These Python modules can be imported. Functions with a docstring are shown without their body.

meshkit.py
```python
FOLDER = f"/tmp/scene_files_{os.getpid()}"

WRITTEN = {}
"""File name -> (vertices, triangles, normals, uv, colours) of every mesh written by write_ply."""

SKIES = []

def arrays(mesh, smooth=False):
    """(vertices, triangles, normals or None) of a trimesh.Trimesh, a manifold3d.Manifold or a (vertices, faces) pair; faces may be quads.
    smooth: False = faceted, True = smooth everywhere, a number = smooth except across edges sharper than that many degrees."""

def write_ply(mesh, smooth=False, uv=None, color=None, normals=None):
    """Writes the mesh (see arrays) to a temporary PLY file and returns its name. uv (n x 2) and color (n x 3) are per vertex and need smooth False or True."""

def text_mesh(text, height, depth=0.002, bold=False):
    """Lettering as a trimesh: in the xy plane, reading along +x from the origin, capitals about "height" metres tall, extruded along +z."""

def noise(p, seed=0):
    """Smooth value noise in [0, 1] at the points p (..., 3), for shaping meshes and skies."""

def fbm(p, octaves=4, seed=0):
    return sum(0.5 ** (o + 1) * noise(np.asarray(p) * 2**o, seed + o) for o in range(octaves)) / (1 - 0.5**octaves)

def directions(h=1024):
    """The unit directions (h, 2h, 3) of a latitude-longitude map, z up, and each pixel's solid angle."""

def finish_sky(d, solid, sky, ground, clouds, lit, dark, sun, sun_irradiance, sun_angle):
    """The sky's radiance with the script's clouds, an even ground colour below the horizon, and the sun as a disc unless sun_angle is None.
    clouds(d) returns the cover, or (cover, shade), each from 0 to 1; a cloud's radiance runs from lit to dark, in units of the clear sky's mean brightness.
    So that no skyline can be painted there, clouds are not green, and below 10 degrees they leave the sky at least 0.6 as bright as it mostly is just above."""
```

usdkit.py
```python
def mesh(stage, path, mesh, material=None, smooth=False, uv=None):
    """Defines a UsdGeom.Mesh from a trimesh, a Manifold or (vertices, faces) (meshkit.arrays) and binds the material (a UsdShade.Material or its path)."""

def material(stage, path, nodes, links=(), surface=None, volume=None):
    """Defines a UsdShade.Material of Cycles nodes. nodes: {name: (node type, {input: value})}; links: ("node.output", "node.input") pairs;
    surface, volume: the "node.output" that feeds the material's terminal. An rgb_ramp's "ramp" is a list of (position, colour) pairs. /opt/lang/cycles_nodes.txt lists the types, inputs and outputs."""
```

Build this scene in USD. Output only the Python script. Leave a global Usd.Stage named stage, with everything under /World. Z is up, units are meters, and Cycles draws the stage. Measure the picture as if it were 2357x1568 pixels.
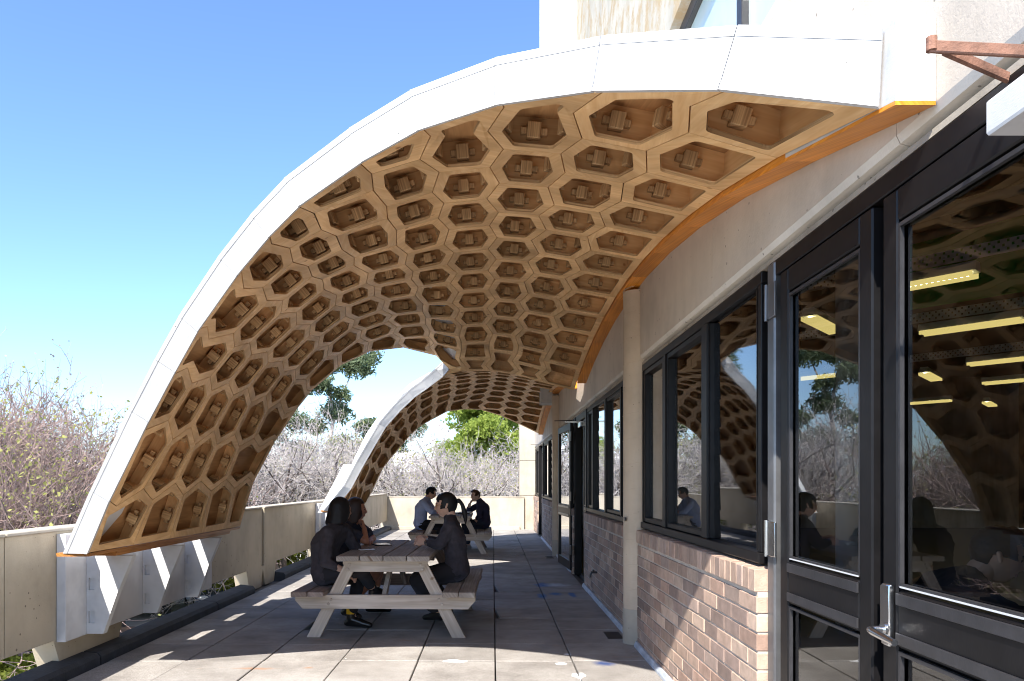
import math, random
import numpy as np, trimesh, usdkit, meshkit
import manifold3d as m3
import shapely
from shapely.geometry import Polygon, MultiPolygon, box as sbox
from shapely.ops import unary_union
import shapely.affinity
from pxr import Usd, UsdGeom, UsdLux, UsdShade, Gf, Sdf

random.seed(11); RNG = np.random.default_rng(11)
stage = Usd.Stage.CreateInMemory()
UsdGeom.SetStageUpAxis(stage, UsdGeom.Tokens.z); UsdGeom.SetStageMetersPerUnit(stage, 1.0)
UsdGeom.Xform.Define(stage, '/World'); UsdGeom.Scope.Define(stage, '/World/Looks')

# ------------------------------------------------------------------ camera, sky, sun, exposure
EYE = 1.381
cam = UsdGeom.Camera.Define(stage, '/World/camera')
cam.CreateHorizontalApertureAttr(36.0); cam.CreateVerticalApertureAttr(36.0 * 681 / 1024)
cam.CreateFocalLengthAttr(36.0 * 1695 / 2357)
cam.CreateHorizontalApertureOffsetAttr((1178.5 - 1134.0) / 2357 * 36)
cam.CreateVerticalApertureOffsetAttr((1111.0 - 784.0) / 2357 * 36)
cam.CreateClippingRangeAttr(Gf.Vec2f(0.05, 2000))
cam.CreateExposureAttr(1.45)
cam.AddTranslateOp().Set(Gf.Vec3d(0, 0, EYE)); cam.AddRotateXOp().Set(90.0)

SUNV = np.array([-0.35, -0.91, 1.0]); SUNV /= np.linalg.norm(SUNV)      # direction towards the sun
SEL, SROT = math.asin(SUNV[2]), math.atan2(SUNV[0], SUNV[1])
dome = UsdLux.DomeLight.Define(stage, '/World/sky')
sky_m = usdkit.material(stage, '/World/Looks/sky', {
    's': ('sky_texture', {'sky_type': 'single_scattering', 'sun_disc': False, 'sun_elevation': SEL, 'sun_rotation': SROT,
                          'air_density': 1.0, 'aerosol_density': 0.6, 'ozone_density': 1.6, 'altitude': 50.0}),
    't': ('mix', {'mix_type': 'multiply', 'fac': 1.0, 'color2': (0.67, 0.80, 0.98)}),
    'b': ('background_shader', {'strength': 0.13})}, [('s.color', 't.color1'), ('t.color', 'b.color')], surface='b.background')
UsdShade.MaterialBindingAPI.Apply(dome.GetPrim()).Bind(sky_m)
dome.GetPrim().SetCustomDataByKey('kind', 'structure')
sun = UsdLux.DistantLight.Define(stage, '/World/sun')
sun.CreateIntensityAttr(1.05); sun.CreateAngleAttr(0.53); sun.CreateColorAttr(Gf.Vec3f(1.0, 0.95, 0.87)); sun.CreateNormalizeAttr(True)
_z = Gf.Vec3d(*SUNV); _x = Gf.Cross(Gf.Vec3d(0, 0, 1), _z).GetNormalized(); _y = Gf.Cross(_z, _x)
sun.AddTransformOp().Set(Gf.Matrix4d(*_x, 0, *_y, 0, *_z, 0, 0, 0, 0, 1))

# ------------------------------------------------------------------ helpers: names, things, parts
USED = {}
def numbered(parent, name):
    k = (parent, name); n = USED.get(k, 0); USED[k] = n + 1
    return f'{parent}/{name}' + (f'_{n:03d}' if n else '')

def say(prim, label=None, cat=None, group=None, kind=None):
    for k, v in (('label', label), ('category', cat), ('group', group), ('kind', kind)):
        if v: prim.SetCustomDataByKey(k, v)
    return prim

class MB:
    """collects triangles"""
    def __init__(s): s.v, s.f, s.n = [], [], 0
    def add(s, v, f):
        v = np.asarray(v, float); f = np.asarray(f, int)
        if f.shape[1] == 4: f = np.vstack([f[:, [0, 1, 2]], f[:, [0, 2, 3]]])
        s.v.append(v); s.f.append(f + s.n); s.n += len(v); return s
    def mesh(s, m):
        v, f, _ = meshkit.arrays(m); return s.add(v, f)
    def out(s): return np.vstack(s.v), np.vstack(s.f)
    def box(s, lo, hi, c=0.0):
        lo, hi = np.minimum(lo, hi).astype(float), np.maximum(lo, hi).astype(float)
        return s.obox((lo + hi) / 2, np.eye(3), (hi - lo) / 2, c)
    def obox(s, cen, ax, h, c=0.0):
        ax = np.asarray(ax, float); h = np.asarray(h, float); cen = np.asarray(cen, float)
        if c <= 0:
            return s.add(cen + (CORN * h) @ ax, BOXF)
        c = min(c, h.min() * 0.45)
        P = CHV_SIGN * (h - c * (1 - CHV_FULL))
        return s.add(cen + P @ ax, CHF)
    def bar(s, a, b, w, d, up=(0, 0, 1), c=0.0):
        a, b = np.asarray(a, float), np.asarray(b, float); t = b - a; L = np.linalg.norm(t); t /= L
        u = np.cross(up, t); u = u / np.linalg.norm(u); v = np.cross(t, u)
        return s.obox((a + b) / 2, np.array([t, u, v]), np.array([L / 2, w / 2, d / 2]), c)
    def tube(s, pts, rad, n=8, cap=True):
        p = np.asarray(pts, float); r = np.broadcast_to(rad, (len(p),)).astype(float)
        t = np.gradient(p, axis=0); t /= np.linalg.norm(t, axis=1, keepdims=True) + 1e-12
        ref = np.array([0, 0, 1.0]) if abs(t[:, 2]).mean() < 0.8 else np.array([1.0, 0, 0])
        a = np.cross(t, ref); a /= np.linalg.norm(a, axis=1, keepdims=True) + 1e-12; b = np.cross(t, a)
        an = np.arange(n) * 2 * np.pi / n
        v = p[:, None] + r[:, None, None] * (np.cos(an)[None, :, None] * a[:, None] + np.sin(an)[None, :, None] * b[:, None])
        m = len(p); i, j = np.meshgrid(np.arange(m - 1), np.arange(n), indexing='ij')
        q = np.stack([i * n + j, i * n + (j + 1) % n, (i + 1) * n + (j + 1) % n, (i + 1) * n + j], -1).reshape(-1, 4)
        s.add(v.reshape(-1, 3), q)
        if cap:
            for ring, flip in ((v[0], True), (v[-1], False)):
                vv = np.vstack([ring, ring.mean(0)]); k = np.arange(n)
                f = np.stack([k, (k + 1) % n, np.full(n, n)], 1); s.add(vv, f[:, ::-1] if flip else f)
        return s
    def prism(s, poly, o, u, v, w0, w1):
        """2D polygon (list of points or shapely) in the plane o + a u + b v, extruded along u x v from w0 to w1"""
        P = poly if hasattr(poly, 'exterior') else Polygon(poly)
        m = trimesh.creation.extrude_polygon(P, abs(w1 - w0), engine='earcut')
        o, u, v = (np.asarray(x, float) for x in (o, u, v)); w = np.cross(u, v)
        q = np.array(m.vertices)
        return s.add(o + q[:, :1] * u + q[:, 1:2] * v + (q[:, 2:3] + min(w0, w1)) * w, m.faces)
    def blob(s, cen, rad, sub=2, ax=None):
        m = trimesh.creation.icosphere(sub, 1.0); v = np.array(m.vertices) * rad
        if ax is not None: v = v @ np.asarray(ax)
        return s.add(v + cen, m.faces)
CORN = np.array([(x, y, z) for x in (-1, 1) for y in (-1, 1) for z in (-1, 1)], float)
BOXF = np.array([(0, 1, 3, 2), (4, 6, 7, 5), (0, 4, 5, 1), (2, 3, 7, 6), (0, 2, 6, 4), (1, 5, 7, 3)])
_t = []
for cx in CORN:
    for k in range(3):
        fu = np.zeros(3); fu[k] = 1; _t.append((cx, fu))
CHV_SIGN = np.array([a for a, b in _t]); CHV_FULL = np.array([b for a, b in _t])
_h = trimesh.PointCloud(CHV_SIGN * (1 - 0.2 * (1 - CHV_FULL))).convex_hull
_map = [int(np.argmin(np.linalg.norm(CHV_SIGN * (1 - 0.2 * (1 - CHV_FULL)) - v, axis=1))) for v in _h.vertices]
CHF = np.array([[_map[i] for i in f] for f in _h.faces])

class T:
    """a thing (Xform under /World), a structure, or a part"""
    def __init__(s, path, loc=(0, 0, 0)): s.path, s.loc = path, np.asarray(loc, float)
    @property
    def prim(s): return stage.GetPrimAtPath(s.path)
    def part(s, name, mb, mat, smooth=False, uv=None, label=None, kind=None, world=True):
        v, f = mb.out() if isinstance(mb, MB) else meshkit.arrays(mb)[:2]
        v = np.asarray(v, float) - (s.loc if world else 0)
        p = numbered(s.path, name)
        if uv is not None and not isinstance(uv, np.ndarray): uv = linuv(v, *uv)
        usdkit.mesh(stage, p, (v, f), LOOK[mat], smooth=smooth, uv=uv)
        say(stage.GetPrimAtPath(p), label=label, kind=kind)
        return T(p, s.loc)

def linuv(v, L, W1=None, W2=None):
    L = np.asarray(L, float); L = L / np.linalg.norm(L)
    if W1 is None:
        W1 = np.cross(L, (0.3, 0.2, 0.93)); W1 /= np.linalg.norm(W1); W2 = np.cross(L, W1)
    return np.stack([v @ L, v @ np.asarray(W1) + 0.73 * (v @ np.asarray(W2))], 1)

def thing(name, label, cat, loc=(0, 0, 0), rotz=0.0, group=None, kind=None):
    p = numbered('/World', name); x = UsdGeom.Xform.Define(stage, p)
    x.AddTranslateOp().Set(Gf.Vec3d(*map(float, loc))); x.AddRotateZOp().Set(float(rotz))
    say(x.GetPrim(), label, cat, group, kind); return T(p, loc)

def single(name, label, cat, mb, mat, smooth=False, uv=None, group=None, kind=None):
    t = T('/World').part(name, mb, mat, smooth, uv)
    say(t.prim, label, cat, group, kind); return t

def copy(src, label, loc, rotz=0.0, scale=None, cat=None, group=None):
    name = src.path.rsplit('/', 1)[1].rstrip('0123456789').rstrip('_')
    was = src.prim.GetCustomData()
    p = numbered('/World', name); x = UsdGeom.Xform.Define(stage, p)
    x.GetPrim().GetReferences().AddInternalReference(src.path)
    x.ClearXformOpOrder()
    for op in list(x.GetPrim().GetAuthoredPropertyNames()): pass
    M = Gf.Matrix4d(1.0)
    sc = np.ones(3) * (scale if scale is not None else 1.0)
    M = Gf.Matrix4d().SetScale(Gf.Vec3d(*map(float, sc))) * Gf.Matrix4d().SetRotate(Gf.Rotation(Gf.Vec3d(0, 0, 1), float(rotz))) * Gf.Matrix4d().SetTranslate(Gf.Vec3d(*map(float, loc)))
    x.AddTransformOp(opSuffix='place').Set(M)
    say(x.GetPrim(), label, cat or was.get('category'), group or was.get('group'))
    x.GetPrim().SetInstanceable(True)
    return T(p, loc)

# ------------------------------------------------------------------ materials
LOOK = {}
def look(name, nodes, links, surface='p.BSDF', volume=None):
    LOOK[name] = usdkit.material(stage, f'/World/Looks/{name}', nodes, links, surface=surface, volume=volume)

def plain(name, col, rough=0.6, bump=0.0, scale=60.0, var=0.0, vscale=5.0, metal=0.0, spec=0.5, extra=None, objvar=0.0, coat=0.0):
    """colour with noise variation, fine bump"""
    c = np.array(col, float)
    n = {'g': ('geometry', {}), 'p': ('principled_bsdf', {'base_color': tuple(c), 'roughness': rough, 'metallic': metal, 'specular_ior_level': spec, 'coat_weight': coat})}
    l = []
    last = None
    if var:
        n['n'] = ('noise_texture', {'scale': vscale, 'detail': 6.0, 'roughness': 0.62})
        n['r'] = ('rgb_ramp', {'ramp': [(0.3, tuple(np.clip(c * (1 - var), 0, 1))), (0.7, tuple(np.clip(c * (1 + var), 0, 1)))]})
        l += [('g.position', 'n.vector'), ('n.fac', 'r.fac')]; last = 'r.color'
    if objvar:
        n['oi'] = ('object_info', {}); n['om'] = ('map_range', {'from_min': 0.0, 'from_max': 1.0, 'to_min': 1 - objvar, 'to_max': 1 + objvar})
        n['oc'] = ('combine_color', {}); n['ox'] = ('mix', {'mix_type': 'multiply', 'fac': 1.0, 'color1': tuple(c)})
        l += [('oi.random', 'om.value'), ('om.result', 'oc.r'), ('om.result', 'oc.g'), ('om.result', 'oc.b'), ('oc.color', 'ox.color2')]
        if last: l += [(last, 'ox.color1')]
        last = 'ox.color'
    if last: l += [(last, 'p.base_color')]
    if bump:
        n['bn'] = ('noise_texture', {'scale': scale, 'detail': 5.0, 'roughness': 0.65}); n['b'] = ('bump', {'strength': bump, 'distance': 0.01})
        l += [('g.position', 'bn.vector'), ('bn.fac', 'b.height'), ('b.normal', 'p.normal')]
    look(name, n, l)

def wood(name, a, b, su=3.0, sv=38.0, rough=0.55, knots=True, objvar=0.16, bump=0.08, third=None, distort=0.6):
    """grain along u of st"""
    n = {'uv': ('uvmap', {'attribute': 'st'}), 'm': ('mapping', {'scale': (su, sv, 1.0)}), 'oi': ('object_info', {}),
         'off': ('combine_xyz', {}), 'k': ('math', {'math_type': 'multiply', 'value2': 37.0}), 'add': ('vector_math', {'math_type': 'add'}),
         'n': ('noise_texture', {'scale': 1.0, 'detail': 6.0, 'roughness': 0.6, 'distortion': distort}),
         'r': ('rgb_ramp', {'ramp': [(0.28, a), (0.52, tuple((np.array(a) + b) / 2)), (0.72, b)]}),
         'm2': ('mapping', {'scale': (1.3, 3.2, 1.0)}), 'n2': ('noise_texture', {'scale': 1.0, 'detail': 3.0}),
         'r2': ('rgb_ramp', {'ramp': [(0.3, (0.68, 0.63, 0.58)), (0.65, (1.10, 1.08, 1.06))]}),
         'x2': ('mix', {'mix_type': 'multiply', 'fac': 1.0}),
         'om': ('map_range', {'from_min': 0.0, 'from_max': 1.0, 'to_min': 1 - objvar, 'to_max': 1 + objvar * 0.6}), 'oc': ('combine_color', {}),
         'x3': ('mix', {'mix_type': 'multiply', 'fac': 1.0}),
         'p': ('principled_bsdf', {'roughness': rough, 'specular_ior_level': 0.35}), 'b': ('bump', {'strength': bump, 'distance': 0.004})}
    l = [('oi.random', 'k.value1'), ('k.value', 'off.x'), ('k.value', 'off.y'), ('uv.UV', 'add.vector1'), ('off.vector', 'add.vector2'),
         ('add.vector', 'm.vector'), ('m.vector', 'n.vector'), ('n.fac', 'r.fac'), ('add.vector', 'm2.vector'), ('m2.vector', 'n2.vector'), ('n2.fac', 'r2.fac'),
         ('r.color', 'x2.color1'), ('r2.color', 'x2.color2'), ('oi.random', 'om.value'), ('om.result', 'oc.r'), ('om.result', 'oc.g'), ('om.result', 'oc.b'),
         ('x2.color', 'x3.color1'), ('oc.color', 'x3.color2'), ('n.fac', 'b.height'), ('b.normal', 'p.normal')]
    last = 'x3.color'
    if knots:
        n['vo'] = ('voronoi_texture', {'scale': 4.2, 'feature': 'f1', 'randomness': 1.0}); n['vr'] = ('rgb_ramp', {'ramp': [(0.0, (0.32, 0.20, 0.12)), (0.045, (0.55, 0.40, 0.28)), (0.075, (1, 1, 1))]})
        n['x4'] = ('mix', {'mix_type': 'multiply', 'fac': 0.8})
        l += [('add.vector', 'vo.vector'), ('vo.distance', 'vr.fac'), (last, 'x4.color1'), ('vr.color', 'x4.color2')]; last = 'x4.color'
    l += [(last, 'p.base_color')]
    look(name, n, l)

def concrete(name, col, pits=0.5, streak=0.25, stain=None, rough=0.85, scale=1.6):
    c = np.array(col, float)
    n = {'g': ('geometry', {}), 'n': ('noise_texture', {'scale': scale, 'detail': 8.0, 'roughness': 0.65}),
         'r': ('rgb_ramp', {'ramp': [(0.30, tuple(c * 0.80)), (0.5, tuple(c)), (0.72, tuple(np.clip(c * 1.14, 0, 1)))]}),
         'ms': ('mapping', {'scale': (2.2, 2.2, 0.5)}), 'ns': ('noise_texture', {'scale': 1.0, 'detail': 5.0, 'roughness': 0.6}),
         'rs': ('rgb_ramp', {'ramp': [(0.36, (1 - streak, 1 - streak * 1.05, 1 - streak * 1.15)), (0.55, (1, 1, 1))]}), 'xs': ('mix', {'mix_type': 'multiply', 'fac': 1.0}),
         'v': ('voronoi_texture', {'scale': 15.0, 'randomness': 1.0}), 'pm': ('noise_texture', {'scale': 2.4, 'detail': 2.0}),
         'pa': ('math', {'math_type': 'multiply_add', 'value2': 0.34, 'value3': -0.095}), 'lt': ('math', {'math_type': 'less_than'}),
         'pc': ('math', {'math_type': 'multiply', 'value2': pits}), 'xp': ('mix', {'mix_type': 'mix', 'color2': tuple(c * 0.25)}),
         'bn': ('noise_texture', {'scale': 70.0, 'detail': 5.0, 'roughness': 0.7}), 'b': ('bump', {'strength': 0.25, 'distance': 0.01}),
         'p': ('principled_bsdf', {'roughness': rough, 'specular_ior_level': 0.3})}
    l = [('g.position', 'n.vector'), ('n.fac', 'r.fac'), ('g.position', 'ms.vector'), ('ms.vector', 'ns.vector'), ('ns.fac', 'rs.fac'), ('r.color', 'xs.color1'), ('rs.color', 'xs.color2'),
         ('g.position', 'v.vector'), ('g.position', 'pm.vector'), ('pm.fac', 'pa.value1'), ('v.distance', 'lt.value1'), ('pa.value', 'lt.value2'), ('lt.value', 'pc.value1'), ('pc.value', 'xp.fac'),
         ('xs.color', 'xp.color1'), ('xp.color', 'p.base_color'), ('g.position', 'bn.vector'), ('bn.fac', 'b.height'), ('b.normal', 'p.normal')]
    if stain is not None:
        n['sn'] = ('noise_texture', {'scale': 3.1, 'detail': 7.0, 'roughness': 0.7}); n['sr'] = ('rgb_ramp', {'ramp': [(0.47, (0, 0, 0)), (0.60, (0.85, 0.85, 0.85))]})
        n['sx'] = ('mix', {'color2': tuple(stain)})
        l = [x for x in l if x != ('xp.color', 'p.base_color')] + [('g.position', 'sn.vector'), ('sn.fac', 'sr.fac'), ('sr.color', 'sx.fac'), ('xp.color', 'sx.color1'), ('sx.color', 'p.base_color')]
    look(name, n, l)

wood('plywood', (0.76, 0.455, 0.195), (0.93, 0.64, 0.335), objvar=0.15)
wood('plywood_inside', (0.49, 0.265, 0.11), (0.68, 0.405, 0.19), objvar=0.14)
wood('ply_edge', (0.30, 0.16, 0.065), (0.92, 0.66, 0.36), su=1.2, sv=120.0, knots=False, distort=0.0)
wood('orange_timber', (0.56, 0.17, 0.012), (0.95, 0.40, 0.05), su=0.9, sv=95.0, knots=False, rough=0.35, objvar=0.05)
wood('brown_laminate', (0.22, 0.085, 0.02), (0.50, 0.23, 0.06), su=0.9, sv=110.0, knots=False, rough=0.45, objvar=0.05)
wood('grey_timber', (0.24, 0.21, 0.185), (0.50, 0.455, 0.41), su=2.0, sv=55.0, rough=0.85, objvar=0.13, bump=0.5)
wood('pale_timber', (0.38, 0.325, 0.27), (0.62, 0.555, 0.485), su=2.0, sv=50.0, rough=0.8, objvar=0.10, bump=0.3)
wood('brown_timber', (0.16, 0.125, 0.11), (0.34, 0.28, 0.25), su=2.0, sv=55.0, rough=0.85, objvar=0.12, bump=0.5)

def white_paint():
    n = {'g': ('geometry', {}), 'v': ('voronoi_texture', {'scale': 9.0, 'randomness': 1.0}), 'lt': ('math', {'math_type': 'less_than', 'value2': 0.045}),
         'n': ('noise_texture', {'scale': 3.0, 'detail': 6.0, 'roughness': 0.65}), 'r': ('rgb_ramp', {'ramp': [(0.28, (0.45, 0.455, 0.46)), (0.5, (0.575, 0.575, 0.575)), (0.7, (0.62, 0.62, 0.615))]}),
         'x': ('mix', {'color2': (0.16, 0.15, 0.14)}), 'm': ('mapping', {'scale': (9.0, 9.0, 60.0)}), 'bn': ('noise_texture', {'scale': 6.0, 'detail': 6.0, 'roughness': 0.7}),
         'b': ('bump', {'strength': 0.22, 'distance': 0.006}), 'p': ('principled_bsdf', {'roughness': 0.5, 'specular_ior_level': 0.4})}
    look('white_paint', n, [('g.position', 'v.vector'), ('v.distance', 'lt.value1'), ('g.position', 'n.vector'), ('n.fac', 'r.fac'), ('lt.value', 'x.fac'), ('r.color', 'x.color1'),
                            ('x.color', 'p.base_color'), ('g.position', 'm.vector'), ('m.vector', 'bn.vector'), ('bn.fac', 'b.height'), ('b.normal', 'p.normal')])
white_paint()
concrete('tan_concrete', (0.47, 0.40, 0.295), pits=0.8, streak=0.10)
concrete('far_concrete', (0.43, 0.385, 0.315), pits=0.4, streak=0.12)
concrete('wall_concrete', (0.54, 0.475, 0.40), pits=0.75, streak=0.10)
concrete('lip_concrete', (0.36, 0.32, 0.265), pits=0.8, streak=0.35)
concrete('column_concrete', (0.56, 0.46, 0.35), pits=0.6, streak=0.10)
concrete('stained_concrete', (0.50, 0.46, 0.38), pits=0.4, streak=0.15, stain=(0.42, 0.30, 0.16))
concrete('white_concrete', (0.66, 0.65, 0.62), pits=0.7, streak=0.30)
concrete('pale_ground', (0.62, 0.63, 0.64), pits=0.1, streak=0.08, scale=0.5)
concrete('asphalt_ground', (0.42, 0.39, 0.34), pits=0.2, streak=0.1, scale=0.3)
plain('slab', (0.12, 0.105, 0.095), 0.9, var=0.2, vscale=3)
plain('mortar', (0.50, 0.44, 0.37), 0.95, bump=0.5, scale=150, var=0.15, vscale=12)
for i, c in enumerate([(0.38, 0.265, 0.20), (0.26, 0.185, 0.15), (0.32, 0.235, 0.19), (0.45, 0.33, 0.25), (0.37, 0.245, 0.185)]):
    plain(f'brick_{"abcde"[i]}', c, 0.85, bump=0.4, scale=120, var=0.22, vscale=14, objvar=0.22)
plain('bitumen', (0.030, 0.034, 0.042), 0.75, bump=0.5, scale=60, var=0.35, vscale=8)
plain('black_frame', (0.0065, 0.006, 0.0065), 0.42, spec=0.25, bump=0.05, scale=40, var=0.3, vscale=10)
plain('bronze_frame', (0.028, 0.027, 0.029), 0.38, metal=0.0, var=0.25, vscale=14, bump=0.06, scale=70)
plain('steel_frame', (0.16, 0.16, 0.165), 0.36, metal=0.6, var=0.2, vscale=9)
plain('chrome', (0.62, 0.62, 0.62), 0.22, metal=1.0)
plain('gasket', (0.55, 0.56, 0.57), 0.5)
plain('rust', (0.19, 0.095, 0.065), 0.8, bump=0.6, scale=45, var=0.45, vscale=18)
plain('flashing', (0.42, 0.46, 0.52), 0.6, bump=0.4, scale=30, var=0.3, vscale=9)
plain('roof_white', (0.72, 0.73, 0.74), 0.6)
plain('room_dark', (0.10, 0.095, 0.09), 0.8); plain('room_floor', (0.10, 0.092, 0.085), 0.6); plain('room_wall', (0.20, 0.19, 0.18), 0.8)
plain('room_white', (0.72, 0.74, 0.76), 0.6); plain('board_green', (0.02, 0.30, 0.05), 0.6); plain('desk_top', (0.50, 0.42, 0.33), 0.5)
plain('tray_white', (0.72, 0.74, 0.78), 0.5); plain('pipe', (0.30, 0.28, 0.27), 0.6)
look('lamp_glow', {'e': ('emission', {'color': (1.0, 0.86, 0.42), 'strength': 4.5})}, [], surface='e.emission')
look('lamp_louvre', {'e': ('emission', {'color': (0.85, 0.66, 0.22), 'strength': 0.42})}, [], surface='e.emission')
def glass(name, tint, rough=0.0, ior=1.55, sheet=None):
    n = {'t': ('transparent_bsdf', {'color': tint}), 'g': ('glossy_bsdf', {'color': (0.95, 0.97, 1.0), 'roughness': rough}), 'f': ('fresnel', {'IOR': ior}), 'm': ('mix_closure', {}),
         'x': ('math', {'math_type': 'multiply_add', 'value2': 1.75, 'value3': 0.004, 'use_clamp': True})}
    look(name, n, [('f.fac', 'x.value1'), ('x.value', 'm.fac'), ('t.BSDF', 'm.closure1'), ('g.BSDF', 'm.closure2')], surface='m.closure')
glass('pane', (0.80, 0.84, 0.84), 0.0, 1.46); glass('louvre_pane', (0.62, 0.66, 0.66), 0.03, 1.42); plain('upper_pane', (0.50, 0.60, 0.57), 0.12, var=0.08, vscale=2)

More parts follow.
